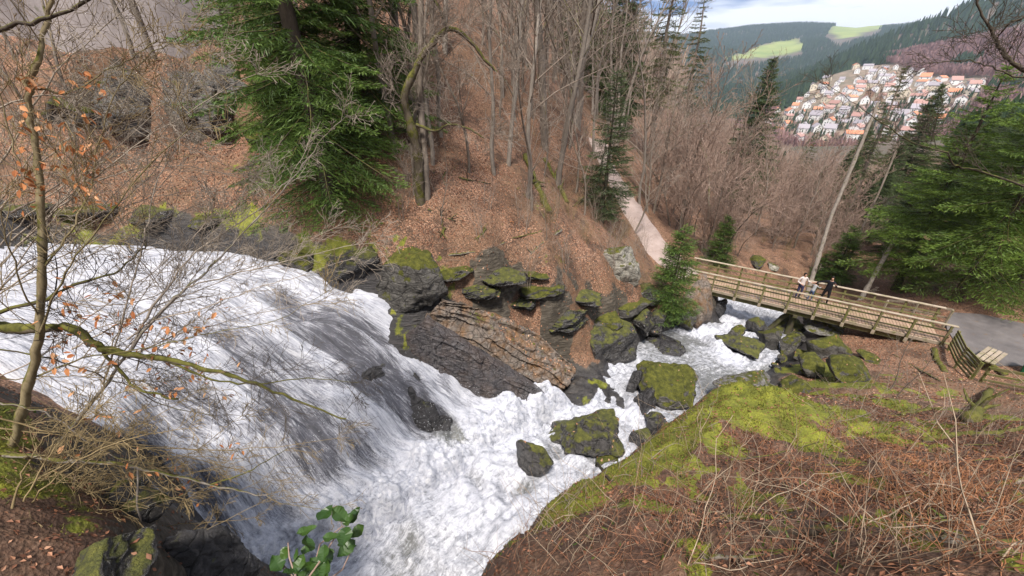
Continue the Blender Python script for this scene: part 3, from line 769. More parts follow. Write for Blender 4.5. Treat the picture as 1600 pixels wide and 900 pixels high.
BL = [  # px, py, w, h, kind, seed, label, extras
 (922, 668, 138, 88, 'dark', 11, 'broad dark boulder with mossy back in the middle of the stream', dict(sub=5, sink=0.42, z=-11.9, dep=0.9, rz=0.4)),
 (828, 718, 72, 66, 'dark', 12, 'rounded dark boulder beside the white water, downstream of the plunge pool', dict(sub=4, sink=0.4, z=-11.75)),
 (994, 592, 36, 46, 'wet', 13, 'small dark upright rock in the white stream above the mossy boulder', dict(z=-12.5, sink=0.35)),
 (1052, 600, 100, 66, 'moss', 14, 'grey boulder with a bright moss cap in midstream', dict(sub=5, z=-12.5, sink=0.35, rz=-0.5)),
 (1012, 622, 60, 50, 'wet', 15, 'bare dark rock leaning on the moss capped midstream boulder', dict(z=-12.4, sink=0.4)),
 (1026, 655, 46, 34, 'dark', 16, 'small dark rock just above the mossy mound edge', dict(z=-12.3)),
 (1004, 684, 46, 34, 'dark', 17, 'small dark rock tucked under the mossy mound edge', dict(z=-12.2)),
 (950, 716, 44, 22, 'moss', 18, 'low mossy stone in the narrow side channel', dict(z=-12.1)),
 (928, 538, 125, 84, 'dark', 19, 'large dark mossy boulder overhanging the far side of the stream', dict(sub=5, sink=0.3, z=-12.6, rz=0.3)),
 (1022, 508, 60, 44, 'dark', 20, 'dark bank rock left of the stream, below the small spruce', dict(z=-12.9)),
 (1070, 500, 46, 36, 'moss', 21, 'mossy rock at the stream edge, right below the small spruce', dict(z=-13.4)),
 (1094, 474, 66, 66, 'slab', 22, 'brown rock buttress carrying the left end of the bridge', dict(sub=4, z=-13.6, sink=0.2)),
 (1122, 484, 30, 34, 'wet', 23, 'small black rock in the water under the bridge', dict(z=-14.3)),
 (1045, 540, 70, 30, 'wet', 24, 'flat wet ledge at the far waterline', dict(z=-13.3)),
 (1178, 600, 100, 38, 'grey', 25, 'bare flat grey slab lying behind the mossy mound', dict(sub=5, z=-12.2, dep=0.6, sink=0.35, cuts=12)),
 (1236, 606, 52, 40, 'moss', 26, 'mossy block at the right end of the flat grey slab', dict(z=-12.1)),
 (1153, 519, 34, 24, 'moss', 27, 'bright mossy stone at the edge of the white water', dict(z=-13.9)),
 (1172, 541, 78, 42, 'dark', 28, 'wide low dark boulder on the right of the stream', dict(sub=4, z=-13.7)),
 (1207, 526, 44, 46, 'moss', 29, 'angular yellow mossed boulder before the bridge pier', dict(z=-13.8)),
 (1188, 513, 40, 34, 'dark', 30, 'dark boulder between the pier and the white water', dict(z=-14.1)),
 (1232, 536, 40, 40, 'moss', 31, 'mossy boulder to the right of the bridge pier', dict(z=-13.8)),
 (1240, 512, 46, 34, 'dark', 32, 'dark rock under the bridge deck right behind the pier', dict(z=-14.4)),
 (1296, 512, 74, 30, 'grey', 33, 'flat grey rock in the shade under the bridge', dict(z=-13.6)),
 (1270, 572, 50, 36, 'moss', 34, 'round mossy boulder on the stony shore', dict()),
 (1300, 540, 66, 50, 'moss', 35, 'leaf strewn mossy boulder on the right bank below the bridge', dict()),
 (1332, 582, 70, 44, 'moss', 36, 'wide mossy boulder at the foot of the leaf slope', dict()),
 (1250, 556, 28, 20, 'moss', 37, 'small mossy stone left of the leaf strewn boulder', dict()),
 (1276, 548, 26, 18, 'dark', 38, 'small dark stone between two mossy boulders on the shore', dict()),
 (1258, 583, 20, 13, 'moss', 39, 'little bright green stone at the waterline', dict()),
 (1236, 574, 18, 13, 'dark', 40, 'tiny dark stone standing in shallow water near the shore', dict(z=-13.4)),
 (1214, 580, 13, 9, 'moss', 41, 'tiny mossy stone farthest out in the shallow water', dict(z=-13.35)),
 (1213, 570, 14, 10, 'dark', 42, 'tiny dark stone out in the shallow water', dict(z=-13.4)),
 (1224, 562, 20, 14, 'moss', 43, 'small green stone below the wide dark boulder', dict(z=-13.5)),
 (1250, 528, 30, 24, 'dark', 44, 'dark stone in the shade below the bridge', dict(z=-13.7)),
 (1360, 560, 40, 20, 'moss', 45, 'low mossy stone on the red leaf bank below the bridge', dict()),
 (972, 416, 78, 58, 'pale', 46, 'pale boulder with yellow moss beside the footpath', dict(sub=5, sink=0.28)),
 (938, 496, 84, 40, 'moss', 47, 'mossy bank rock above the large dark boulder', dict()),
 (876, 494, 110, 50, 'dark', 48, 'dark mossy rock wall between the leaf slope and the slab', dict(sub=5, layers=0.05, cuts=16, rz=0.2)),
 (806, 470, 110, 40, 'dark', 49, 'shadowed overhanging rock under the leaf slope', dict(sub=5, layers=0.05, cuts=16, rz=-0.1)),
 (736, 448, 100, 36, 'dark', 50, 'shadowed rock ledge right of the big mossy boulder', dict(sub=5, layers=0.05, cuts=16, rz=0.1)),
 (700, 418, 90, 34, 'moss', 91, 'low mossy ledge above the shadowed rock right of the big boulder', dict(layers=0.05, rz=0.1, sub=4)),
 (768, 428, 100, 36, 'dark', 92, 'dark broken ledge under the middle of the leaf slope', dict(layers=0.05, rz=0.2, sub=4)),
 (846, 446, 100, 36, 'moss', 93, 'mossy broken ledge above the dark rock wall', dict(layers=0.05, rz=-0.2, sub=4)),
 (908, 462, 84, 34, 'dark', 94, 'dark broken ledge left of the pale path boulder', dict(layers=0.05, rz=0.0, sub=4)),
 (976, 476, 80, 40, 'moss', 95, 'mossy ledge below the pale path boulder', dict(layers=0.04, rz=0.3, sub=4)),
 (1010, 456, 60, 36, 'dark', 96, 'dark ledge left of the bushy young spruce', dict(layers=0.04, rz=0.1, sub=4)),
 (830, 420, 70, 26, 'moss', 97, 'small mossy rock poking out of the lower leaf slope', dict(sub=4)),
 (1000, 500, 70, 40, 'dark', 98, 'dark rock at the water below the bushy young spruce', dict(sub=4)),
 (640, 438, 106, 90, 'moss', 51, 'big boulder with green moss top and pale front at the fall edge', dict(sub=5, rz=0.3)),
 (470, 396, 110, 54, 'moss', 52, 'long mossy rock at the far edge of the fall', dict(sub=4)),
 (548, 405, 90, 54, 'dark', 53, 'dark mossy rock below the big spruce', dict(sub=4)),
 (404, 212, 70, 50, 'moss', 54, 'bright green mossy boulder on the leaf terrace', dict(sub=4)),
 (330, 335, 90, 44, 'moss', 55, 'mossy ledge rock on the far brink, nearest the spruce', dict()),
 (235, 325, 110, 44, 'dark', 56, 'dark mossy ledge rock in the middle of the far brink', dict()),
 (130, 322, 110, 46, 'moss', 57, 'mossy ledge rock behind the leaning sapling', dict()),
 (30, 318, 110, 50, 'dark', 58, 'dark ledge rock on the far brink at the left edge', dict()),
 (352, 152, 76, 110, 'grey', 59, 'right block of the grey rock outcrop on the hillside', dict(cat='rock', name='rock_outcrop', sub=5, cuts=20, layers=0.05, rough=0.15)),
 (296, 155, 110, 110, 'grey', 60, 'tall middle block of the grey rock outcrop', dict(cat='rock', name='rock_outcrop', sub=5, cuts=20, layers=0.05, rough=0.15)),
 (212, 165, 110, 90, 'grey', 61, 'left block of the grey rock outcrop on the hillside', dict(cat='rock', name='rock_outcrop', sub=5, cuts=20, layers=0.05, rough=0.15)),
 (120, 170, 120, 80, 'moss', 62, 'mossy outcrop left of the grey rock blocks', dict(cat='rock', name='rock_outcrop', sub=4, cuts=14)),
 (1182, 410, 34, 22, 'moss', 63, 'mossy boulder behind the bridge railing, left of the people', dict()),
 (1206, 416, 24, 16, 'pale', 64, 'small pale boulder behind the bridge railing', dict()),
 (650, 622, 104, 100, 'wet', 65, 'black rock jutting from the middle of the waterfall', dict(cat='rock', sub=5, rough=0.14, sink=0.52)),
 (588, 572, 84, 56, 'wet', 66, 'black rock breaking the upper waterfall sheet', dict(cat='rock', sub=4, rough=0.14, sink=0.60)),
 (690, 668, 60, 60, 'wet', 67, 'lowest black rock at the foot of the waterfall', dict(cat='rock', sub=4, sink=0.5)),
 (110, 890, 170, 90, 'dark', 68, 'dark mossy rock at the bottom left corner under the branches', dict(cat='rock', sub=5, sink=0.62)),
 (306, 850, 150, 150, 'wet', 69, 'dark wet rock wall beside the plunge pool, lower left', dict(cat='rock', sub=5, sink=0.55)),
 (190, 770, 120, 80, 'dark', 70, 'dark mossy rock on the near brink of the fall', dict(cat='rock', sub=4, sink=0.55)),
]
for a in BL:
    boulder(a[0], a[1], a[2], a[3], a[4], a[6], a[5], rz=a[7].pop('rz', (a[5] * 1.7) % 3.0), **a[7])
# the long layered slabs right of the fall: beds running down to the stream
def bed(rows, mat, label, seed, n=150, m=56, step=0.10, nb=6):
    """a tilted slab: three lines along its length, broken into bedding planes across it"""
    R3 = [np.array([at(a_, b_, z=c_) for a_, b_, c_ in r_]) for r_ in rows]
    q = np.linspace(0, 1, n); L = [np.stack([np.interp(q * (len(r_) - 1), np.arange(len(r_)), r_[:, i]) for i in range(3)], 1) for r_ in R3]
    c = np.linspace(0, 1, m)
    S = np.where((c < 0.5)[None, :, None], L[0][:, None] * (1 - 2 * c)[None, :, None] + L[1][:, None] * (2 * c)[None, :, None], L[1][:, None] * (2 - 2 * c)[None, :, None] + L[2][:, None] * (2 * c - 1)[None, :, None])
    nrm = np.cross(np.gradient(S, axis=0), np.gradient(S, axis=1)); nrm /= np.linalg.norm(nrm, axis=2)[..., None]
    if nrm[..., 2].mean() < 0: nrm = -nrm
    X, Y = S[..., 0], S[..., 1]
    QQ, CC = np.meshgrid(q, c, indexing='ij')
    k = CC * nb + 0.8 * fbm(QQ * 3, CC * 2.5, oct=3, seed=seed) + QQ * 2.0
    fr = k % 1.0; lev = vnoise(np.floor(k) * 7.3 + 0.5, QQ * 3.5, seed=seed + 3)
    blk = np.floor(QQ * 9 + 2.0 * vnoise(np.floor(k) * 3.1 + 0.5, QQ * 0, seed=seed + 4)); lev2 = vnoise(np.floor(k) * 5.7 + 0.5, blk * 3.3 + 0.5, seed=seed + 6)
    d = step * (0.5 * lev + 0.6 * lev2 + 0.9 * (fr - 0.5)) + 0.06 * fbm(X * 3, Y * 3, oct=4, seed=seed + 8, gain=0.6) - 1.0 * (sstep(0.94, 1.0, QQ) + sstep(0.95, 1.0, CC) * 0.5 + sstep(0.96, 1.0, 1 - CC) * 0.4)
    S = S + nrm * d[..., None]
    V = np.concatenate([S.reshape(-1, 3), (S - np.array([0, 0, 0.9])).reshape(-1, 3)]); N_ = n * m
    ii = np.arange(N_).reshape(n, m); Q = np.stack([ii[:-1, :-1], ii[:-1, 1:], ii[1:, 1:], ii[1:, :-1]], -1).reshape(-1, 4)
    rim = np.concatenate([ii[0], ii[1:, -1], ii[-1, -2::-1], ii[-2:0:-1, 0]]); rn = np.roll(rim, -1)
    Qr = np.stack([rim, rn, rn + N_, rim + N_], 1)
    o = S.reshape(-1, 3).mean(0)
    tag(obj('rock_slab', mesh_from('rock_slab', V - o, [Q, Q[:, ::-1] + N_, Qr], False), M_ROCK[mat], None, o), label, 'rock slab')
bed([[(694, 468, -7.1), (770, 484, -8.1), (845, 522, -9.6), (914, 585, -11.4)], [(678, 482, -7.3), (750, 512, -8.3), (826, 556, -9.8), (902, 606, -11.7)], [(662, 498, -7.8), (732, 540, -8.9), (806, 584, -10.3), (880, 624, -12.0)]], 'slab', 'long layered brown slab strewn with leaves right of the waterfall', 81)
bed([[(664, 500, -7.48), (734, 542, -8.58), (808, 588, -9.98), (878, 630, -11.68)], [(648, 512, -7.78), (716, 560, -8.98), (788, 604, -10.38), (850, 642, -11.68)], [(634, 522, -8.18), (694, 576, -9.48), (764, 622, -10.88), (820, 655, -11.88)]], 'wetslab', 'wet dark slab with thin water sheets between the fall and the leafy slab', 82, step=0.06, nb=4)

# ================================================================== THE BRIDGE AND THE LANDING
def wood(name, a, b, grain=(1, 22, 22), moss=0.0, rough=0.75):
    t = NT(name); oc = t.coord('Object'); rnd = t.objrand()
    g = t.noise(t.mapping(oc, grain), 1.6, 6, 0.65, 0.4)
    c = t.mix(g, a, b)
    c = t.mix(t.math('MULTIPLY', rnd, 0.35), c, tuple(0.5 * q for q in a))
    if moss:
        c = t.mix(t.ramp(t.noise(t.geo('Position'), 3.0, 6, 0.7), (0.5 - 0.3 * moss, 0.0), (0.75 - 0.3 * moss, 0.9)), c, (0.10, 0.11, 0.022))
    return t.done(t.bsdf(c, rough, t.bump(g, 0.4, 0.01), 0.25))
M_DECK = wood('deck_wood', (0.24, 0.155, 0.11), (0.44, 0.31, 0.23), (22, 1, 22), 0.08)
M_RAIL = wood('rail_wood', (0.24, 0.19, 0.145), (0.44, 0.37, 0.29), (1, 22, 22), 0.10)
M_BEAM = wood('weathered_mossy_wood', (0.13, 0.11, 0.06), (0.25, 0.21, 0.12), (1, 14, 14), 0.45)
M_DARKW = wood('dark_wet_wood', (0.05, 0.042, 0.03), (0.10, 0.085, 0.055), (2, 2, 14), 0.25)
M_STEEL = (lambda t: t.done(t.bsdf((0.18, 0.18, 0.17), 0.45, None, 0.5, Metallic=0.7)))(NT('galvanised_steel'))
BN0, BN1 = np.array([11.55, 23.15]), np.array([22.25, 16.60])        # near edge of the deck
BD = (BN1 - BN0) / np.linalg.norm(BN1 - BN0); BW = np.array([-BD[1], BD[0]]); BLEN = np.linalg.norm(BN1 - BN0); WID = 2.0
if BW[1] < 0: BW = -BW
DZ = -12.20
bridge = empty('footbridge', (*(BN0 + BW * WID / 2), DZ), (0, 0, math.atan2(BD[1], BD[0])))
tag(bridge, 'wooden footbridge with plank deck and slatted railings over the stream', 'bridge')
# local frame: x along, y across (-1 near .. +1 far), z up
pm = MB().bar((0, -WID/2, 0), (0, WID/2, 0), 0.135, 0.05, ch=0.008).mesh('plank')
npl = int(BLEN / 0.148)
for i in range(npl):
    obj('plank', pm, M_DECK, bridge, (0.08 + i * 0.148, rng.normal(0, 0.008), rng.normal(0, 0.003) - 0.025))
for s in (-1, 1):
    MB().bar((-0.3, s * 0.78, -0.27), (BLEN + 0.3, s * 0.78, -0.27), 0.18, 0.40).build('beam', M_BEAM, bridge)
    yb = s * (WID / 2 + 0.06)
    MB().bar((-0.05, s * (WID/2 + 0.012), -0.07), (BLEN + 0.05, s * (WID/2 + 0.012), -0.07), 0.035, 0.16).build('fascia_board', M_RAIL if s < 0 else M_BEAM, bridge)
    hr = MB()
    for k in range(4):
        hr.bar((BLEN * k / 4 + 0.004 - (0.1 if k == 0 else 0), yb, 1.07), (BLEN * (k + 1) / 4 - 0.004 + (0.1 if k == 3 else 0), yb, 1.07), 0.17, 0.05, ch=0.01)
    hr.build('handrail', M_RAIL, bridge)
    for zz in (0.36, 0.72):
        MB().bar((0, s * (WID/2 + 0.02), zz), (BLEN, s * (WID/2 + 0.02), zz), 0.032, 0.085).build('rail', M_BEAM if s > 0 else M_DARKW, bridge)
    n_post = 10
    for i in range(n_post):
        x = 0.12 + (BLEN - 0.24) * i / (n_post - 1)
        p = MB().bar((x, s * (WID/2 + 0.088), -0.33), (x, s * (WID/2 + 0.088), 1.045), 0.085, 0.10, up=(1, 0, 0), ch=0.008).build('post', M_BEAM, bridge)
        MB().bar((x, s * (WID/2 + 0.142), -0.12), (x, s * (WID/2 + 0.142), -0.36), 0.15, 0.035, up=(0, 1, 0)).build('bracket', M_RAIL, p)
for x0 in np.linspace(0.8, BLEN - 0.8, 7):
    MB().bar((x0, -0.69, -0.32), (x0, 0.69, -0.32), 0.12, 0.16).build('cross_beam', M_DARKW, bridge)
def wl(P):                                                            # place -> bridge frame
    d = np.asarray(P[:2]) - (BN0 + BW * WID / 2)
    return np.array([d @ BD, d @ BW, P[2] - DZ])
foot = at(1229, 512, z=-14.3)
fl_ = wl(foot)
MB().tube([(fl_[0], -0.35, fl_[2] - 0.6), (fl_[0] + 0.02, -0.36, -0.9), (fl_[0] + 0.03, -0.36, -0.42)], [0.19, 0.17, 0.16], 10).build('pier_post', M_DARKW, bridge, True)
MB().tube([(fl_[0] - 1.2, -0.4, fl_[2] - 0.6), (fl_[0] - 0.5, -0.38, -1.0), (fl_[0] - 0.12, -0.36, -0.48)], [0.16, 0.14, 0.13], 10).build('pier_brace', M_DARKW, bridge, True)
MB().tube([(fl_[0] + 0.1, 0.5, fl_[2] - 0.6), (fl_[0] + 0.05, 0.5, -0.42)], [0.17, 0.16], 10).build('pier_post', M_DARKW, bridge, True)
cap = MB().bar((fl_[0], -0.95, -0.54), (fl_[0], 0.95, -0.54), 0.22, 0.14).build('pier_cap', M_DARKW, bridge)

# ---- footpath on the far bank and the landing on the right
t = NT('gravel_asphalt'); pos = t.geo('Position')
c = t.ramp(t.noise(pos, 1.1, 6, 0.65), (0.3, (0.22, 0.165, 0.145)), (0.7, (0.34, 0.27, 0.245)))
c = t.mix(t.ramp(t.voro(pos, 55), (0.0, 0.5), (0.5, 0.0)), c, (0.30, 0.27, 0.26))
c = t.mix(t.ramp(t.noise(pos, 3.5, 6, 0.7), (0.60, 0.0), (0.68, 0.6)), c, (0.20, 0.12, 0.08))
M_PATH = t.done(t.bsdf(c, 0.75, t.bump(t.noise(pos, 60, 4, 0.7), 0.4, 0.01), 0.3))
t = NT('damp_asphalt'); pos = t.geo('Position')
c = t.ramp(t.noise(pos, 0.9, 7, 0.7), (0.3, (0.070, 0.062, 0.062)), (0.7, (0.145, 0.130, 0.128)))
c = t.mix(t.ramp(t.voro(pos, 70), (0.0, 0.4), (0.5, 0.0)), c, (0.24, 0.23, 0.23))
c = t.mix(t.ramp(t.noise(pos, 2.2, 7, 0.75), (0.58, 0.0), (0.66, 0.7)), c, (0.13, 0.09, 0.06))
M_ASPH = t.done(t.bsdf(c, t.ramp(t.noise(pos, 0.8, 4), (0.4, 0.45), (0.6, 0.8)), t.bump(t.noise(pos, 60, 4, 0.7), 0.4, 0.01), 0.4))
def ribbon(name, pts, half, mat, lift=0.03, n=60, nc=8):
    pts = np.asarray(pts, float); sg = np.concatenate([[0], np.cumsum(np.linalg.norm(np.diff(pts[:, :2], axis=0), axis=1))])
    q = np.linspace(0, sg[-1], n)
    x, y, z = [np.interp(q, sg, pts[:, i]) for i in range(3)]
    ker = np.ones(7) / 7
    x, y, z = [np.convolve(np.pad(a, 3, 'edge'), ker, 'valid') for a in (x, y, z)]
    tx, ty = np.gradient(x), np.gradient(y); L = np.hypot(tx, ty); nx, ny = ty / L, -tx / L
    cs = np.linspace(-1, 1, nc)
    hw = half * (1 + 0.10 * fbm(q[:, None] * 0.7, cs[None] * 0 + np.sign(cs)[None] * 9, oct=3, seed=77))
    V = np.stack([x[:, None] + nx[:, None] * cs * hw, y[:, None] + ny[:, None] * cs * hw, np.zeros((n, nc))], -1)
    V[..., 2] = ground_at(V[..., 0], V[..., 1]); V[..., 2] = 0.5 * V[..., 2] + 0.5 * V[..., 2].mean(1, keepdims=True)
    V[..., 2] = np.maximum(V[..., 2], ground_at(V[..., 0], V[..., 1])) + lift - 0.12 * (np.abs(cs) > 0.99)
    ii = np.arange(n * nc).reshape(n, nc)
    Q = np.stack([ii[:-1, :-1], ii[:-1, 1:], ii[1:, 1:], ii[1:, :-1]], -1).reshape(-1, 4)
    return obj(name, mesh_from(name, V.reshape(-1, 3), Q, True), mat)
tag(ribbon('footpath', PATH_PTS, 1.2, M_PATH, 0.05), 'pinkish gravel footpath climbing from the bridge up the far bank', None, None, 'structure')
pol = np.array([(22.75, 16.35), (22.2, 15.1), (22.9, 14.9), (24.2, 14.9), (25.6, 14.5), (27.2, 14.8), (30.0, 14.7), (33.0, 15.0), (33.0, 17.3), (29.0, 18.2), (27.2, 19.5), (25.8, 19.7), (24.3, 18.6), (23.7, 17.95)])
k = len(pol)
V = np.concatenate([np.c_[pol, np.full(k, -12.255)], np.c_[pol * 1.0, np.full(k, -12.5)]])
tag(obj('path', mesh_from('path', V, [np.arange(k)[None, :], np.array([(i, i + k, (i + 1) % k + k, (i + 1) % k) for i in range(k)])]), M_ASPH), 'grey asphalt landing at the right end of the bridge', None, None, 'structure')

def fence(name, pts, label, height=1.05, boards=(0.25, 0.5, 0.75, 1.0), mat=M_BEAM, step=1.3, slope_boards=False, cat='fence', grp=None):
    root = empty(name, pts[0]); tag(root, label, cat, grp)
    o = np.asarray(pts[0], float)
    for i in range(len(pts) - 1):
        a, b = np.asarray(pts[i], float) - o, np.asarray(pts[i + 1], float) - o
        L = np.linalg.norm(b - a); m = max(1, int(round(L / step)))
        for j in range(m + (1 if i == len(pts) - 2 else 0)):
            p = a + (b - a) * j / m
            MB().bar(p + [0, 0, -0.35], p + [0, 0, height], 0.09, 0.09, up=(1, 0.2, 0), ch=0.008).build('post', mat, root)
        sd_ = np.array([(b - a)[1], -(b - a)[0], 0]); sd_ /= np.linalg.norm(sd_)
        for h in boards:
            wdt = 0.09 if h < 0.99 else 0.12
            MB().bar(a + [0, 0, h * height - 0.02] + sd_ * 0.064, b + [0, 0, h * height - 0.02] + sd_ * 0.064, 0.034, wdt).build('rail', mat, root)
    return root
fence('landing_fence', [(22.15, 16.25, -12.25), (21.2, 14.9, -12.25), (20.65, 13.75, -12.2)], 'mossy wooden board fence beside the landing, from the bridge end', boards=(0.16, 0.33, 0.5, 0.67, 0.84, 1.0))
fence('slope_fence', [(20.75, 13.5, -12.1), (21.6, 12.6, -11.8), (22.4, 11.6, -11.4)], 'broken mossy fence leaning on the slope below the bench', boards=(0.3, 0.65, 1.0), height=0.9)
fence('path_railing', [(11.75, 25.1, -12.3), (11.2, 26.9, -11.95)], 'thin wooden handrail along the footpath beyond the bridge', boards=(0.5, 1.0), mat=M_RAIL)
fence('stub_fence', [(11.3, 23.3, -12.3), (10.3, 23.9, -12.25)], 'short grey picket rail at the left end of the bridge', boards=(0.3, 0.6, 1.0), mat=M_DARKW, step=0.2)
fence('back_railing', [(23.85, 18.3, -12.3), (23.3, 19.6, -12.6), (22.9, 20.9, -13.2)], 'wooden railing leading away behind the landing', boards=(0.5, 1.0), mat=M_RAIL)

# ---- bench, bin
bc = at(1548, 556, z=-11.85)
bench = empty('park_bench', (bc[0], bc[1], -12.28), (0, 0, R(28)))
tag(bench, 'weathered plank bench without a back on the landing', 'bench')
for i in range(4):
    MB().bar((-0.85, -0.27 + i * 0.18, 0.45), (0.85, -0.27 + i * 0.18, 0.45), 0.15, 0.05, ch=0.01).build('seat_plank', M_RAIL, bench)
for s in (-1, 1):
    leg = MB().bar((s * 0.6, -0.26, 0.375), (s * 0.6, 0.26, 0.375), 0.12, 0.10)
    leg.bar((s * 0.6, -0.17, 0.325), (s * 0.6, -0.17, -0.1), 0.12, 0.14, up=(0, 1, 0)); leg.bar((s * 0.6, 0.17, 0.325), (s * 0.6, 0.17, -0.1), 0.12, 0.14, up=(0, 1, 0))
    leg.build('leg', M_DARKW, bench)
t = NT('green_plastic'); M_BIN = t.done(t.bsdf(t.mix(t.noise(t.coord('Object'), 4, 3), (0.012, 0.13, 0.055), (0.02, 0.18, 0.08)), 0.45, None, 0.4))
gb = at(1606, 584, z=-12.25)
binr = empty('litter_bin', (gb[0], gb[1], -12.28), (0.0, 0, 0.4))
tag(binr, 'green litter bin with sloping lid at the right edge', 'bin')
def loft(rings):
    """closed rings of equal length -> one solid"""
    k = len(rings[0]); n = len(rings)
    V = np.concatenate([np.asarray(r_, float) for r_ in rings]); Q = []
    for a in range(n - 1):
        Q += [(a * k + i, a * k + (i + 1) % k, (a + 1) * k + (i + 1) % k, (a + 1) * k + i) for i in range(k)]
    return V, Q, [(0, i + 1, i) for i in range(1, k - 1)] + [((n - 1) * k, (n - 1) * k + i, (n - 1) * k + i + 1) for i in range(1, k - 1)]
def rrect(w, d, z, r=0.08, n=4, cx=0, cy=0):
    out = []
    for q, (sx_, sy_) in enumerate(((1, 1), (-1, 1), (-1, -1), (1, -1))):
        for i in range(n + 1):
            a = (q + i / n) * math.pi / 2
            out.append((cx + sx_ * (w / 2 - r) + r * math.cos(a), cy + sy_ * (d / 2 - r) + r * math.sin(a), z))
    return out
b_ = MB(); b_.add(*loft([rrect(0.46, 0.42, 0.02), rrect(0.52, 0.48, 0.4), rrect(0.58, 0.54, 0.86), rrect(0.60, 0.56, 0.88)])); b_.build('body', M_BIN, binr)
b_ = MB(); b_.add(*loft([rrect(0.64, 0.60, 0.882), rrect(0.66, 0.62, 0.93), rrect(0.52, 0.46, 1.02, cy=0.05), rrect(0.30, 0.2, 1.06, cy=0.08)])); b_.build('lid', M_BIN, binr)
MB().bar((-0.2, -0.325, 0.96), (0.2, -0.325, 0.96), 0.03, 0.03).build('handle', M_DARKW, binr)

# ---- people on the bridge
def cloth(name, c, r=0.8):
    t = NT(name); n = t.noise(t.coord('Object'), 9, 4, 0.6)
    return t.done(t.bsdf(t.mix(n, tuple(0.75 * q for q in c), c), r, t.bump(n, 0.3, 0.02), 0.2))
M_SKIN = cloth('skin', (0.48, 0.28, 0.20), 0.55); M_HAIR = cloth('dark_hair', (0.016, 0.011, 0.009), 0.5)
def person(loc, rz, label, h, J, mats, hair_len):
    """J: joints for a 1.7 m body, facing -y"""
    root = empty('person', loc, (0, 0, rz), h / 1.70); tag(root, label, 'person', 'people on the footbridge')
    names = list(J); idx = {n: i for i, n in enumerate(names)}
    V = [J[n][0] for n in names]; rad = [J[n][1] for n in names]; own = [J[n][3] for n in names]
    E = [(idx[J[n][2]], idx[n]) for n in names if J[n][2]]
    me = bpy.data.meshes.new('body'); me.from_pydata(V, E, []); me.update()
    tmp = bpy.data.objects.new('body_tmp', me); COL.objects.link(tmp)
    sk = tmp.modifiers.new('skin', 'SKIN'); sk.use_smooth_shade = True
    for i, sv in enumerate(me.skin_vertices[0].data):
        r_ = rad[i]; sv.radius = (r_, r_) if np.isscalar(r_) else r_
        sv.use_root = (i == 0)
    ss = tmp.modifiers.new('sub', 'SUBSURF'); ss.levels = 1; ss.render_levels = 1
    dg = bpy.context.evaluated_depsgraph_get()
    bm_ = bpy.data.meshes.new_from_object(tmp.evaluated_get(dg))
    bpy.data.objects.remove(tmp)
    P = np.empty(len(bm_.vertices) * 3); bm_.vertices.foreach_get('co', P); P = P.reshape(-1, 3)
    segs = [(np.array(V[a]), np.array(V[b]), own[b]) for a, b in E]
    D = []
    for a, b, m in segs:
        t_ = np.clip(((P - a) @ (b - a)) / ((b - a) @ (b - a) + 1e-9), 0, 1)
        D.append(np.linalg.norm(P - (a + t_[:, None] * (b - a)), axis=1))
    near = np.argmin(np.array(D), 0); vm = np.array([m for _, _, m in segs])[near]
    for m in mats: bm_.materials.append(m)
    for p in bm_.polygons: p.material_index = int(np.bincount(vm[list(p.vertices)]).argmax()); p.use_smooth = True
    body = obj('body', bm_, None, root)
    hd = np.array(J['head'][0]); hv, ht = ICO[3]
    keep = hv.copy()
    q = hv * np.array([0.092, 0.108, 0.118]) + np.array([0, 0.018, 0.022])
    fr = (hv[:, 1] < -0.25) & (hv[:, 2] < 0.45)
    q[fr] = q[fr] * 0.72 + np.array([0, 0.02, 0.0])
    lo = (hv[:, 2] < -0.2) & (hv[:, 1] > -0.3)
    q[lo, 2] -= hair_len * (np.abs(hv[lo, 2]) - 0.2)
    obj('hair', mesh_from('hair', q + hd, ht, True), M_HAIR, root)
    for s in (-1, 1):
        e_ = MB(); ev, et = ICO[1]; e_.add(ev * 0.011 + hd + np.array([s * 0.034, -0.092, 0.012]), T=et); e_.build('eye', M_HAIR, root)
    return root
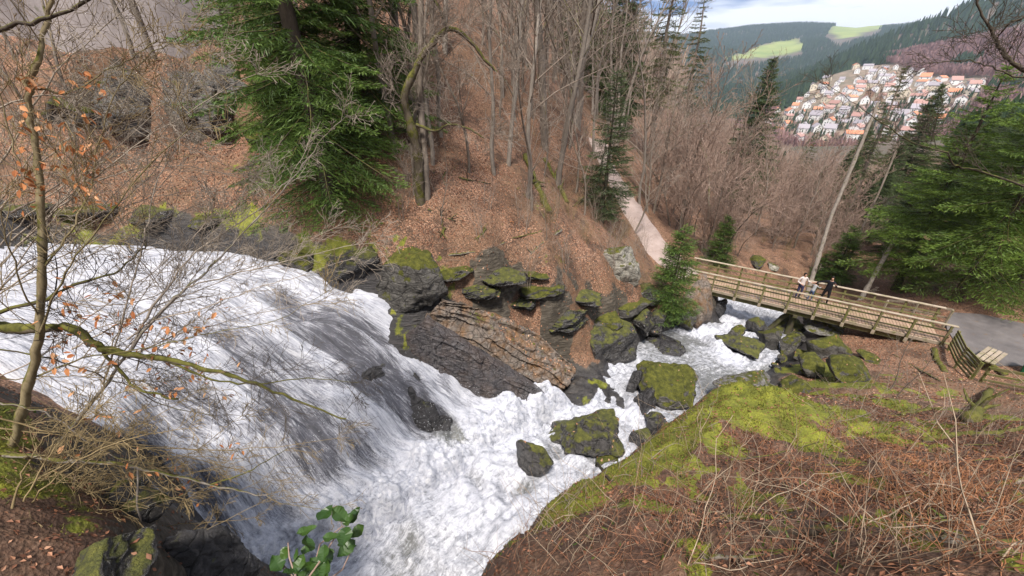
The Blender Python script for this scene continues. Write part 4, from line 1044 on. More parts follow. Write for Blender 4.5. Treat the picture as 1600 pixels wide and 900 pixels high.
def joints(lean=0.0, armL=None, armR=None, stance=0.12, neck_turn=0.0):
    """material slots: 0 skin, 1 jacket, 2 trousers, 3 shoes, 4 shirt"""
    z = lambda y, h: y + lean * (h - 0.9)
    J = {'pelvis': ((0, z(0, .95), 0.95), (0.150, 0.105), None, 2), 'waist': ((0, z(0, 1.08), 1.08), (0.140, 0.100), 'pelvis', 1), 'chest': ((0, z(0, 1.30), 1.30), (0.165, 0.110), 'waist', 1),
         'neck0': ((0, z(0.01, 1.43), 1.43), (0.080, 0.075), 'chest', 1), 'neck': ((0, z(0, 1.49), 1.49), 0.052, 'neck0', 0), 'jaw': ((0, z(-0.02, 1.545), 1.545), (0.062, 0.072), 'neck', 0),
         'head': ((0, z(-0.012, 1.61), 1.61), (0.077, 0.092), 'jaw', 0), 'crown': ((0, z(0, 1.68), 1.68), 0.055, 'head', 0), 'nose': ((0, z(-0.012, 1.60) - 0.105, 1.597), 0.012, 'head', 0)}
    for s, n, arm in ((-1, 'l', armL), (1, 'r', armR)):
        sh = np.array([s * 0.175, z(0.01, 1.39), 1.39])
        el = sh + (np.array(arm[0]) if arm else np.array([s * 0.06, 0.02, -0.29]))
        wr = el + (np.array(arm[1]) if arm else np.array([s * 0.0, -0.06, -0.25]))
        J['sh' + n] = (tuple(sh), 0.062, 'neck0', 1); J['el' + n] = (tuple(el), 0.047, 'sh' + n, 1); J['wr' + n] = (tuple(wr), 0.033, 'el' + n, 1)
        d = (wr - el) / np.linalg.norm(wr - el); sd = np.cross(d, [0, 1, 0.3]); sd /= np.linalg.norm(sd)
        pa = wr + d * 0.075; J['pa' + n] = (tuple(pa), (0.036, 0.018), 'wr' + n, 0)
        for k in range(4):
            f0 = pa + d * 0.035 + sd * (k - 1.5) * 0.021; f1 = f0 + d * (0.055, 0.065, 0.062, 0.048)[k] + np.array([0, -0.02, 0])
            J[f'f{k}{n}'] = (tuple(f0), 0.0095, 'pa' + n, 0); J[f'g{k}{n}'] = (tuple(f1), 0.008, f'f{k}{n}', 0)
        th = wr + d * 0.035 - sd * 0.04; J['t' + n] = (tuple(th), 0.011, 'wr' + n, 0); J['u' + n] = (tuple(th + d * 0.05 - sd * 0.01), 0.009, 't' + n, 0)
        J['hip' + n] = ((s * 0.09, z(0, .88), 0.88), 0.098, 'pelvis', 2); J['kn' + n] = ((s * (stance * 0.85), -0.03 - 0.02 * s, 0.49), 0.062, 'hip' + n, 2)
        J['an' + n] = ((s * stance, 0.02 + 0.03 * s, 0.10), 0.044, 'kn' + n, 2); J['he' + n] = ((s * stance, 0.03 + 0.03 * s, 0.045), 0.043, 'an' + n, 3); J['to' + n] = ((s * (stance + 0.03), -0.15 + 0.03 * s, 0.035), (0.044, 0.033), 'he' + n, 3)
    return J
def deck_spot(px, py, off):
    p = at(px, py, z=DZ); l_ = wl(p); y = min(max(l_[1], -0.8), 0.62 + off)
    q = BN0 + BW * WID / 2 + BD * l_[0] + BW * y
    return (q[0], q[1], DZ)
yaw = math.atan2(BD[1], BD[0])
person(deck_spot(1245, 462, 0), yaw + 0.5, 'person with dark hair in a pale jacket and dark blue trousers leaning on the rail', 1.66,
       joints(0.02, armL=((-0.10, 0.05, -0.26), (0.12, -0.20, -0.08)), armR=((0.16, 0.02, -0.24), (0.08, -0.22, 0.02))), [M_SKIN, cloth('pale_jacket', (0.62, 0.55, 0.53)), cloth('navy_trousers', (0.045, 0.045, 0.10)), cloth('dark_shoes', (0.03, 0.02, 0.03)), M_SKIN], 0.16)
person(deck_spot(1283, 461, 0), yaw - 0.15, 'person in black jacket and pale blue shirt raising a hand to the face', 1.76,
       joints(0.0, armL=((-0.26, 0.06, -0.16), (-0.20, -0.02, -0.10)), armR=((0.15, -0.05, -0.25), (-0.10, -0.17, 0.20)), stance=0.17), [M_SKIN, cloth('black_jacket', (0.012, 0.012, 0.018)), cloth('black_trousers', (0.012, 0.011, 0.014)), cloth('black_shoes', (0.012, 0.012, 0.012)), M_SKIN], 0.03)
person(deck_spot(1263, 461, 0), yaw + math.pi * 0.85, 'child in a grey hooded jacket and jeans bending over the rail between two adults', 1.18,
       joints(-0.42, armL=((-0.12, -0.18, -0.16), (0.0, -0.24, 0.05)), armR=((0.12, -0.18, -0.16), (0.0, -0.24, 0.05))), [M_SKIN, cloth('grey_jacket', (0.30, 0.31, 0.32)), cloth('blue_jeans', (0.06, 0.09, 0.17)), cloth('white_shoes', (0.4, 0.4, 0.42)), M_SKIN], 0.02)

# ================================================================== TREES
def bark(name, a, b, moss=0.0, scale=(9, 9, 2.2)):
    t = NT(name); oc = t.coord('Object'); pos = t.geo('Position')
    n = t.noise(t.mapping(oc, scale), 1.5, 7, 0.68, 0.5)
    c = t.mix(t.ramp(n, (0.3, 0.0), (0.7, 1.0)), a, b)
    c = t.mix(t.math('MULTIPLY', t.objrand(), 0.35), c, tuple(0.55 * q for q in a))
    if moss:
        nx = t.sep(t.geo('Normal'))
        mf = t.math('ADD', t.math('MULTIPLY', nx[2], 0.30), t.noise(pos, 3.2, 6, 0.7))
        c = t.mix(t.ramp(mf, (0.68 - 0.35 * moss, 0.0), (0.78 - 0.35 * moss, 1.0)), c, t.ramp(t.noise(pos, 12, 4), (0.3, (0.045, 0.045, 0.012)), (0.7, (0.135, 0.130, 0.028))))
    return t.done(t.bsdf(c, 0.85, t.bump(n, 0.6, 0.03), 0.2))
M_BARK = bark('grey_brown_bark', (0.12, 0.098, 0.080), (0.29, 0.245, 0.205), 0.15)
M_BARKD = bark('dark_bark', (0.035, 0.028, 0.022), (0.095, 0.075, 0.058), 0.1)
M_BARKM = bark('mossy_bark', (0.075, 0.060, 0.045), (0.17, 0.14, 0.10), 0.58)
M_BARKP = bark('pale_bark', (0.16, 0.135, 0.115), (0.34, 0.30, 0.26), 0.1)
M_TWIG = bark('grey_twig', (0.20, 0.160, 0.130), (0.36, 0.295, 0.245))
M_TWIGR = bark('reddish_twig', (0.24, 0.165, 0.13), (0.40, 0.295, 0.24))
M_TWIGP = bark('pale_twig', (0.22, 0.18, 0.14), (0.42, 0.36, 0.30))
M_TWIGY = bark('olive_twig', (0.16, 0.115, 0.055), (0.30, 0.23, 0.125))
M_BARKY = bark('yellow_brown_bark', (0.13, 0.10, 0.055), (0.27, 0.22, 0.13), 0.25)
M_TWIGD = bark('dark_twig', (0.045, 0.035, 0.028), (0.10, 0.08, 0.06))
def needle_mat(name, a, b, c):
    t = NT(name)
    k = t.math('ADD', t.math('MULTIPLY', t.attr('tint'), 0.75), t.math('MULTIPLY', t.objrand(), 0.25))
    return t.done(leafy(t, t.ramp(k, (0.0, a), (0.5, b), (1.0, c)), 0.5, 0.25))
M_NEEDLE = needle_mat('spruce_needles', (0.026, 0.046, 0.014), (0.066, 0.118, 0.026), (0.140, 0.215, 0.042))
M_NEEDLEB = needle_mat('bluish_fir_needles', (0.030, 0.044, 0.022), (0.060, 0.086, 0.036), (0.115, 0.150, 0.058))
M_NEEDLEF = needle_mat('bright_fir_needles', (0.042, 0.070, 0.016), (0.100, 0.165, 0.030), (0.195, 0.285, 0.050))
M_NEEDLEO = needle_mat('olive_fir_needles', (0.040, 0.050, 0.020), (0.080, 0.095, 0.036), (0.135, 0.150, 0.055))

def unit(v): v = np.asarray(v, float); return v / (np.linalg.norm(v) + 1e-9)
def grow(polys, g, p, d, L, r0, level, maxlev, seg=0.5, wander=0.16, up=0.10, nkids=(0, 9, 6, 5), kid_len=0.5, start=0.25, taper=0.25):
    """branching polylines; polys[level] collects (points, radii)"""
    n = max(3, int(L / seg) + 1) if level < 2 else max(3, min(6, int(L / 0.18) + 1))
    pts = [np.array(p, float)]; dirs = [unit(d)]
    step = L / (n - 1)
    for i in range(n - 1):
        q = unit(dirs[-1] + g.normal(0, wander, 3) + np.array([0, 0, up]))
        dirs.append(q); pts.append(pts[-1] + q * step)
    pts = np.array(pts); f = np.linspace(0, 1, n)
    rad = r0 * (1 - f * (1 - taper))
    if level == maxlev: rad[-1] = r0 * 0.25
    polys[level].append((pts, rad))
    if level < maxlev:
        k = nkids[level + 1] if level + 1 < len(nkids) else 3
        k = max(1, int(k * min(1.6, max(0.4, L / (seg * 6)))) if level > 0 else k)
        for j in range(k):
            s = start + (1 - start) * (j + g.uniform(0, 0.9)) / k
            i = min(n - 2, int(s * (n - 1))); fr = s * (n - 1) - i
            b = pts[i] + (pts[i + 1] - pts[i]) * min(fr, 1); dd = dirs[i + 1]
            a = g.uniform(0, 2 * np.pi); perp = unit(np.cross(dd, [math.cos(a), math.sin(a), 0.31]))
            sp = g.uniform(0.55, 1.15) if level else g.uniform(0.7, 1.4)
            nd = unit(dd + perp * sp + np.array([0, 0, 0.12]))
            ll = L * kid_len * (1 - 0.55 * s) * g.uniform(0.6, 1.25)
            grow(polys, g, b, nd, ll, max(0.35 * r0 * (1 - s * 0.6), 0.0035), level + 1, maxlev, seg * 0.7, wander * 1.15, up * 0.9, nkids, kid_len, 0.18, 0.3)
    return pts, dirs
def bare_tree(name, seed, H, r, mats, lean=(0, 0), kids=(0, 16, 7, 5), kid_len=0.38, start=0.35, wander=0.05, minr=0.006, stems=1, maxlev=3):
    g = np.random.default_rng(seed)
    polys = [[], [], [], []]
    for s in range(stems):
        a = g.uniform(0, 6.28); o = np.array([math.cos(a), math.sin(a), 0]) * (0.22 * (stems > 1))
        grow(polys, g, o + np.array([0, 0, -0.3]), unit([lean[0] + o[0] * 0.8, lean[1] + o[1] * 0.8, 1]), H * g.uniform(0.75, 1.0) if s else H, r * (1 if s == 0 else g.uniform(0.55, 0.9)), 0, maxlev, max(0.5, H / 14), wander, 0.03, kids, kid_len, start, 0.15)
    polys = [[(p, np.maximum(q, minr)) for p, q in L] for L in polys]
    root = empty(name)
    for tr in polys[0]: obj('trunk' if stems == 1 else 'stem', tube_mesh('trunk', [tr], 7), mats[0], root)
    if polys[1]: tag(obj('limbs', tube_mesh('limbs', polys[1], 4), mats[1], root), kind='stuff')
    tw = polys[2] + polys[3]
    if tw: tag(obj('twigs', tube_mesh('twigs', tw, 3), mats[2], root), kind='stuff')
    return root
def conifer(name, seed, H, Rb, mat, trunk_mat, bare=0.08, whorl=0.34, per=6, droop=0.25, K=6, tw=0.10, nl=0.07, top_pow=0.85, sparse=0.0, r0=None, rough=0.25, up_tip=0.25):
    g = np.random.default_rng(seed)
    root = empty(name)
    r0 = r0 or H * 0.016 + 0.02
    zz = np.linspace(-0.4, H, 14); tp = np.c_[0.02 * H * 0.2 * np.sin(zz * 0.7 + seed), 0.02 * H * 0.2 * np.cos(zz * 0.5), zz]
    obj('trunk', tube_mesh('trunk', [(tp, r0 * (1 - np.linspace(0, 1, 14) * 0.93))], 8), trunk_mat, root)
    br, B, D, Ln, Up, Ti = [], [], [], [], [], []
    z = H * bare
    while z < H - 0.15:
        f = (z - H * bare) / (H * (1 - bare))
        Lb = Rb * (1 - f) ** top_pow * (0.55 + 0.45 * min(1, f / 0.12)) + 0.10
        for k in range(per):
            if g.uniform() < sparse: continue
            a = g.uniform(0, 6.28); L = Lb * g.uniform(1 - rough, 1 + rough * 0.8)
            dz0 = 0.25 * f - 0.12 + g.normal(0, 0.08); n = max(4, int(L / 0.3) + 2)
            s = np.linspace(0, 1, n)
            h = np.array([math.cos(a), math.sin(a), 0])
            zc = L * (dz0 * s - droop * (1.15 - f) * s ** 1.3 * 1.0 + up_tip * 0.5 * s ** 3)
            bend = g.normal(0, 0.06) * L * s ** 2
            pts = np.outer(s * L, h) + np.outer(bend, [-h[1], h[0], 0]); pts[:, 2] += zc + z + g.uniform(-0.12, 0.12)
            br.append((pts, np.linspace(max(0.006, 0.012 * L + 0.003), 0.003, n)))
            m = max(3, int(L / tw)); q = np.linspace(0.12, 1.0, m)
            P = np.stack([np.interp(q, s, pts[:, i]) for i in range(3)], 1)
            T = np.stack([np.interp(q, s, np.gradient(pts[:, i])) for i in range(3)], 1); T /= np.linalg.norm(T, axis=1)[:, None]
            sd = np.cross(T, [0, 0, 1.0]); sd /= np.linalg.norm(sd, axis=1)[:, None] + 1e-9
            tl = L * 0.42 * (1 - q) ** 0.7 * (0.35 + 0.65 * np.minimum(1, q / 0.3)) + 0.10 + 0.03 * L
            for sg in (-1, 1):
                d = T * 0.75 + sd * sg * g.uniform(0.75, 1.2, (m, 1)) + np.c_[np.zeros(m), np.zeros(m), g.normal(-0.16, 0.16, m)]
                d /= np.linalg.norm(d, axis=1)[:, None]
                B.append(P); D.append(d); Ln.append(tl * g.uniform(0.6, 1.15, m)); Up.append(np.cross(d, np.cross(T, d) + 1e-6)); Ti.append(np.full(m, 0.15 + 0.5 * g.uniform()) + 0.25 * q)
            B.append(P[-1:]); D.append(T[-1:]); Ln.append(np.array([0.16])); Up.append(sd[-1:]); Ti.append(np.array([0.9]))
        z += whorl * g.uniform(0.75, 1.25) * (1 - 0.35 * f)
    tag(obj('branches', tube_mesh('branches', br, 3), trunk_mat, root), kind='stuff')
    B, D, Ln, Ti = np.concatenate(B), np.concatenate(D), np.concatenate(Ln), np.concatenate(Ti)
    N = len(B)
    # needle sprays: slim leaf-sized faces either side of every twig
    kk = max(3, K)
    e = (np.arange(kk) + 0.5) / kk
    base = B[:, None] + D[:, None] * (Ln[:, None] * e[None])[..., None]
    rnd = g.normal(0, 1, (N, kk, 3))
    side = np.cross(D[:, None], rnd); side /= np.linalg.norm(side, axis=2)[..., None] + 1e-9
    side[..., 2] = side[..., 2] * 0.55
    nd = D[:, None] * 0.75 + side * 0.8
    nd /= np.linalg.norm(nd, axis=2)[..., None]
    Lnd = (Ln[:, None] / kk * 1.5 + nl) * g.uniform(0.7, 1.25, (N, kk))
    wd = np.cross(nd, side); wd /= np.linalg.norm(wd, axis=2)[..., None] + 1e-9
    wv = (nl * 0.17) * g.uniform(0.7, 1.3, (N, kk))
    tip = base + nd * Lnd[..., None]
    midp = base + nd * (Lnd * 0.4)[..., None]
    V = np.stack([base, midp + wd * wv[..., None], tip, midp - wd * wv[..., None]], 2).reshape(-1, 3)
    Q = np.arange(N * kk * 4).reshape(-1, 4)
    me = mesh_from('needles', V, Q)
    ti = np.clip(Ti[:, None] + 0.35 * (e[None] - 0.4) + g.normal(0, 0.10, (N, kk)), 0, 1)
    attr(me, 'tint', np.repeat(ti.ravel(), 4))
    tag(obj('crown', me, mat, root), kind='stuff')
    return root
def height_to(P, ytop):
    lo, hi = 0.2, 60.0
    for _ in range(40):
        m = (lo + hi) / 2
        if proj(np.array([P[0], P[1], P[2] + m]))[1] > ytop: lo = m
        else: hi = m
    return lo

# ---- kinds
CON = {
 'big': conifer('spruce_tree', 201, 19.0, 3.0, M_NEEDLE, M_BARKD, bare=0.03, whorl=0.36, per=6, droop=0.42, K=9, tw=0.12, nl=0.075, rough=0.4),
 'mid': conifer('fir_tree', 202, 7.0, 1.5, M_NEEDLEB, M_BARKD, bare=0.05, whorl=0.27, per=6, droop=0.12, K=5, tw=0.085, nl=0.065),
 'small': conifer('young_spruce', 203, 4.0, 1.1, M_NEEDLE, M_BARKD, bare=0.02, whorl=0.17, per=7, droop=0.10, K=5, tw=0.07, nl=0.055),
 'tall': conifer('conifer_tree', 204, 26.0, 3.2, M_NEEDLEO, M_BARK, bare=0.30, whorl=0.75, per=5, droop=0.34, K=5, tw=0.19, nl=0.17, sparse=0.25),
 'dense': conifer('conifer_tree', 205, 22.0, 4.6, M_NEEDLEB, M_BARKD, bare=0.04, whorl=0.44, per=7, droop=0.34, K=6, tw=0.16, nl=0.16, rough=0.38, top_pow=0.75),
 'fore': conifer('near_fir', 206, 13.0, 3.3, M_NEEDLEF, M_BARKD, bare=0.10, whorl=0.40, per=6, droop=0.30, K=9, tw=0.11, nl=0.075, rough=0.35),
}
CONH = {'big': 19.0, 'mid': 7.0, 'small': 4.0, 'tall': 26.0, 'dense': 22.0, 'fore': 13.0}
BARE = {
 'slimA': bare_tree('bare_tree', 301, 15, 0.15, (M_BARKP, M_BARK, M_TWIG), kids=(0, 22, 7, 4), start=0.25, minr=0.010),
 'slimB': bare_tree('bare_tree', 302, 13, 0.12, (M_BARKP, M_TWIG, M_TWIG), kids=(0, 20, 7, 4), start=0.30, wander=0.07, minr=0.010),
 'slimC': bare_tree('bare_tree', 303, 11, 0.085, (M_BARK, M_TWIG, M_TWIG), kids=(0, 24, 9, 5), start=0.2, wander=0.09, lean=(0.2, 0), minr=0.009),
 'wide': bare_tree('bare_tree', 304, 14, 0.16, (M_BARK, M_BARK, M_TWIG), kids=(0, 18, 10, 6), kid_len=0.55, start=0.25, wander=0.09, minr=0.011),
 'red': bare_tree('bare_tree', 305, 12, 0.11, (M_BARK, M_TWIGR, M_TWIGR), kids=(0, 26, 10, 6), kid_len=0.42, start=0.12, wander=0.07, minr=0.013),
 'redB': bare_tree('bare_tree', 306, 10, 0.09, (M_BARK, M_TWIGR, M_TWIGR), kids=(0, 20, 10, 6), kid_len=0.48, start=0.1, wander=0.09, stems=2, minr=0.013),
 'shrub': bare_tree('bare_shrub', 307, 3.2, 0.022, (M_TWIG, M_TWIG, M_TWIG), kids=(0, 9, 5, 0), kid_len=0.5, start=0.15, wander=0.12, stems=5, minr=0.004, maxlev=2),
 'shrubY': bare_tree('bare_shrub', 308, 2.6, 0.02, (M_TWIGY, M_TWIGY, M_TWIGY), kids=(0, 10, 5, 0), kid_len=0.55, start=0.10, wander=0.14, stems=6, minr=0.004, maxlev=2),
 'sapling': bare_tree('bare_sapling', 309, 5.0, 0.03, (M_BARK, M_TWIG, M_TWIG), kids=(0, 14, 5, 3), kid_len=0.4, start=0.2, wander=0.08, minr=0.004),
}
BAREH = {'slimA': 15, 'slimB': 13, 'slimC': 11, 'wide': 14, 'red': 12, 'redB': 10, 'shrub': 3.2, 'shrubY': 2.6, 'sapling': 5.0}
USED = set()
def plant(kind, P, scale, rz, label=None, cat='tree', group=None, lean=(0, 0)):
    src = CON.get(kind) or BARE[kind]
    rot = (lean[0], lean[1], rz)
    if kind not in USED:
        USED.add(kind); o = src; o.location = [float(c) for c in P]; o.rotation_euler = rot; o.scale = (scale,) * 3
    else:
        o = copy_tree(src, P, rot, scale)
    return tag(o, label, cat, group)
def con_at(px, py, ytop, kind, label, rz=None, t1=90.0, group=None, base=None, lean=(0, 0)):
    P = hit(px, py, t1=t1) if base is None else np.asarray(base, float)
    s = height_to(P, ytop) / CONH[kind]
    return plant(kind, P, s, rng.uniform(0, 6.28) if rz is None else rz, label, 'tree', group, lean)

# ---- conifers one can pick out
def base_y(px, y): 
    """a spot on the ground at a given distance ahead, in line with a column of the photograph"""
    x = 0.0
    for _ in range(12):
        z = ground(x, y); d = y * CP - z * SP; x = (px - 800) / F_PX * d
    return np.array([x, y, ground(x, y)])
P = base_y(520, 14.6); plant('big', P, 1.05, 0.4, 'tall dense spruce with hanging green branches on the far bank, upper left', 'tree')
P = base_y(478, 17.4); plant('big', P, 0.85, 2.2, 'spruce half hidden behind the tall dense spruce, on its left', 'tree')
P = base_y(580, 17.5); plant('big', P, 0.95, 4.0, 'spruce standing just behind and right of the tall dense spruce', 'tree')
con_at(940, 345, 108, 'mid', 'slim dark fir on the leaf slope left of the footpath')
con_at(1041, 492, 352, 'small', 'bushy young spruce on the bank at the left bridge end')
con_at(1119, 415, 335, 'small', 'narrow young spruce beyond the left end of the bridge')
con_at(1301, 440, 352, 'small', 'bright young spruce right behind the people on the bridge')
con_at(1275, 436, 395, 'small', 'tiny young spruce just left of the bright one behind the bridge')
# ---- conifers down the valley, on the right
for i, (px, y, top, kind, lab) in enumerate([
    (1150, 62, 88, 'dense', 'dark spruce standing against the town at the end of the footpath slope'),
    (1060, 66, -40, 'tall', 'tall conifer left of the strip of sky'),
    (1012, 52, -120, 'tall', 'tall straight conifer rising out of the picture left of the valley view'),
    (960, 60, -120, 'dense', 'dark spruce in the forest behind the slim fir'),
    (905, 66, -160, 'dense', 'dark spruce deep in the forest above the leaf slope'),
    (1315, 46, 98, 'tall', 'conifer with bare pale trunk before the town'),
    (1385, 52, 130, 'dense', 'broad conifer to the right of the bare trunked conifer'),
    (1352, 42, 250, 'dense', 'dark fir below the bare trunked conifer, behind the bridge'),
    (1290, 56, 235, 'dense', 'dark fir left of the bare trunked conifer, above the bridge'),
    (1430, 40, 190, 'dense', 'deep green fir behind the right end of the bridge'),
    (1480, 48, 175, 'dense', 'fir in the middle of the right hand wood'),
    (1420, 36, 310, 'dense', 'low dense fir directly behind the right bridge railing'),
    (1520, 36, 150, 'dense', 'fir before the right hand end of the town'),
    (1560, 44, 120, 'dense', 'tall fir towering at the right edge of the wood'),
    (1465, 30, 290, 'dense', 'fir behind the landing, left of the near bright fir'),
    (1610, 34, 110, 'dense', 'fir cut off by the right edge of the picture'),
    (1235, 70, 195, 'tall', 'thin brownish conifer left of the bare trunked one'),
    (1240, 95, 215, 'tall', 'distant thin conifer below the town'),
    (1292, 41, 248, 'dense', 'olive fir above the bright young spruce'), (1262, 52, 258, 'dense', 'small fir at the left edge of the valley wood'), (1326, 37, 268, 'dense', 'fir between the leaning pale trunk and the bridge'),
    (1306, 62, 218, 'dense', 'fir below the left part of the town'), (1356, 50, 205, 'dense', 'fir crossing the lower edge of the town'), (1385, 33, 270, 'dense', 'fir just left of the bright near firs'),
    (1330, 85, 190, 'dense', 'distant fir below the town centre')]):
    P = base_y(px, y); plant(kind, P, height_to(P, top) / CONH[kind], i * 1.3, lab, 'tree', 'conifers down the valley', (rng.normal(0, 0.02), rng.normal(0, 0.02)))
# ---- near firs on the right: trunks just outside the picture, branches reaching in
P = np.array([28.0, 21.6]); plant('fore', (P[0], P[1], ground(*P)), 1.30, 0.6, 'near fir with bright green drooping branches at the right edge', 'tree', 'near firs on the right')
P = np.array([29.0, 26.5]); plant('fore', (P[0], P[1], ground(*P)), 1.15, 2.7, 'bright fir overhanging the far side of the landing', 'tree', 'near firs on the right')
P = np.array([32.0, 22.5]); plant('fore', (P[0], P[1], ground(*P)), 1.5, 4.4, 'bright fir behind the near fir at the right edge', 'tree', 'near firs on the right')

# ---- bare trees one can pick out: straight trunks on the slope
con_fix = []
for i, (px, y, lean, k, sc_, lab) in enumerate([
    (852, 25.5, 0.0, 'slimA', 1.6, 'straight pale grey trunk rising from the top of the mossy log'),
    (880, 27.0, 0.02, 'slimA', 1.35, 'second straight trunk, just right of the pale grey one'),
    (1000, 33, 0.10, 'slimB', 1.1, 'pale trunk leaning right beside the footpath'),
    (985, 28.5, 0.28, 'slimC', 0.9, 'thin mossy tree leaning over the footpath'),
    (1012, 37, 0.22, 'slimC', 1.2, 'bare tree leaning right above the footpath bend'),
    (690, 19.5, -0.05, 'slimB', 0.9, 'slim grey tree right of the crooked mossy tree'),
    (640, 20.5, 0.05, 'slimA', 0.9, 'grey tree behind the crooked mossy tree')]):
    P = base_y(px, y); plant(k, P, sc_, i * 2.1, lab, 'tree', 'bare trees on the far slope', (0, lean))
def fill(n, box, yr, kinds, sc, label, cat, group, seed, lean=0.05, minsep=0.8):
    g = np.random.default_rng(seed); spots_ = []
    tries = 0
    while len(spots_) < n and tries < n * 40:
        tries += 1
        px = g.uniform(box[0], box[1]); y = yr[0] + (yr[1] - yr[0]) * g.uniform() ** 1.2
        P = base_y(px, y); q = proj(P)
        if not (box[2] <= q[1] <= box[3]): continue
        u, v = xy_uv(P[0], P[1])
        if u_left(v) - 0.8 < u < u_right(v) + 0.5 and v < 34 and v > 7: continue
        if min(np.hypot(P[0] - a, P[1] - b) for a, b, _ in PATH_PTS) < 1.5: continue
        if any(np.hypot(P[0] - a[0], P[1] - a[1]) < minsep for a in spots_): continue
        spots_.append(P)
    spots_.sort(key=lambda P: proj(P)[0])
    for i, P in enumerate(spots_):
        k = kinds[int(g.integers(len(kinds)))]
        plant(k, P, g.uniform(*sc), g.uniform(0, 6.28), label.format(nth(i, len(spots_))), cat, group, (g.normal(0, lean), g.normal(0, lean)))
fill(34, (600, 960, 60, 345), (17, 34), ('slimA', 'slimB', 'slimC', 'slimC'), (0.6, 1.15), 'slender bare tree among the thin trunks on the middle leaf slope, {}', 'tree', 'bare trees on the far slope', 401)
fill(28, (640, 1080, 20, 260), (34, 62), ('slimA', 'wide', 'slimB', 'slimB'), (0.9, 1.6), 'bare tree in the forest high on the far slope, {}', 'tree', 'bare trees high on the slope', 402)
fill(46, (1060, 1320, 225, 420), (30, 75), ('red', 'redB', 'red', 'redB', 'slimC'), (0.55, 1.0), 'reddish bare tree in the thicket beyond the bridge, {}', 'tree', 'reddish thicket beyond the bridge', 403)
fill(16, (1020, 1120, 250, 400), (26, 60), ('redB', 'wide', 'slimC', 'red'), (0.7, 1.3), 'bare tree between the footpath and the thicket, {}', 'tree', 'bare trees beside the footpath', 404)
fill(12, (20, 470, 20, 260), (16.5, 30), ('slimC', 'slimB', 'slimC'), (0.5, 1.0), 'thin bare tree on the terraces above the fall, {}', 'tree', 'bare trees above the fall', 405)
fill(30, (600, 1010, 300, 460), (14, 28), ('shrub', 'shrubY', 'shrub', 'sapling'), (0.35, 0.8), 'leafless shrub on the lower leaf slope, {}', 'shrub', 'leafless shrubs on the far slope', 406)
fill(44, (1080, 1320, 320, 430), (26, 44), ('shrub', 'redB', 'shrubY'), (0.35, 0.6), 'low leafless bush right behind the bridge, {}', 'shrub', 'bushes behind the bridge', 407)

# ---- conifers filling the right side of the valley, kept below the view of the town
g = np.random.default_rng(411); got = []
for _ in range(900):
    if len(got) >= 30: break
    px = g.uniform(1345, 1640); y = g.uniform(37, 130)
    P = base_y(px, y); lim = np.interp(px, [1290, 1400, 1480, 1530, 1640], [235, 235, 200, 150, 120])
    top = lim + g.uniform(0, 60)
    q = proj(P)
    if q[1] < top + 40: continue
    H = height_to(P, top)
    if H > 24 or H < 5: continue
    if any(np.hypot(P[0] - a[0][0], P[1] - a[0][1]) < 3.2 for a in got): continue
    got.append((P, H))
got.sort(key=lambda a: proj(a[0])[0])
for i, (P, H) in enumerate(got):
    k = 'dense' if g.uniform() < 0.8 else 'tall'
    plant(k, P, H / CONH[k], g.uniform(0, 6.28), 'conifer of the dense wood right of the bridge, {}'.format(nth(i, len(got))), 'tree', 'conifer wood on the right', (g.normal(0, 0.02), g.normal(0, 0.02)))

# ================================================================== NEAR BRANCHES, SPECIAL TREES, LOGS
def pxpoly(L, smooth=5):
    """[(px, py, metres ahead)] -> smooth line in space"""
    P = np.array([at(a, b, y=c) for a, b, c in L]); n = len(P)
    s = np.linspace(0, n - 1, (n - 1) * smooth + 1)
    out = []
    for q in s:                                                       # Catmull-Rom
        i = min(int(q), n - 2); f = q - i
        p0, p1, p2, p3 = P[max(i - 1, 0)], P[i], P[i + 1], P[min(i + 2, n - 1)]
        out.append(0.5 * (2 * p1 + (p2 - p0) * f + (2 * p0 - 5 * p1 + 4 * p2 - p3) * f ** 2 + (3 * p1 - p0 - 3 * p2 + p3) * f ** 3))
    return np.array(out)
def jitter(P, g, a):
    q = P.copy(); q[1:] += g.normal(0, a, (len(P) - 1, 3)); return q
LEAF_V = np.array([(0, 0, 0), (0.35, 0.24, 0.04), (0.75, 0.17, 0.02), (1, 0, -0.06), (0.75, -0.17, 0.05), (0.35, -0.24, 0.06), (0.5, 0, -0.05)]) * 1.0
LEAF_T = np.array([(0, 6, 1), (1, 6, 2), (2, 6, 3), (3, 6, 4), (4, 6, 5), (5, 6, 0)])
t = NT('brown_beech_leaf'); M_LEAFB = t.done(leafy(t, t.ramp(t.objrand(), (0.0, (0.34, 0.12, 0.045)), (0.6, (0.52, 0.22, 0.085)), (1.0, (0.62, 0.36, 0.20))), 0.6, 0.35))
leaf_me = mesh_from('leaf', LEAF_V * 0.105, LEAF_T)
leaf_me.materials.append(M_LEAFB)
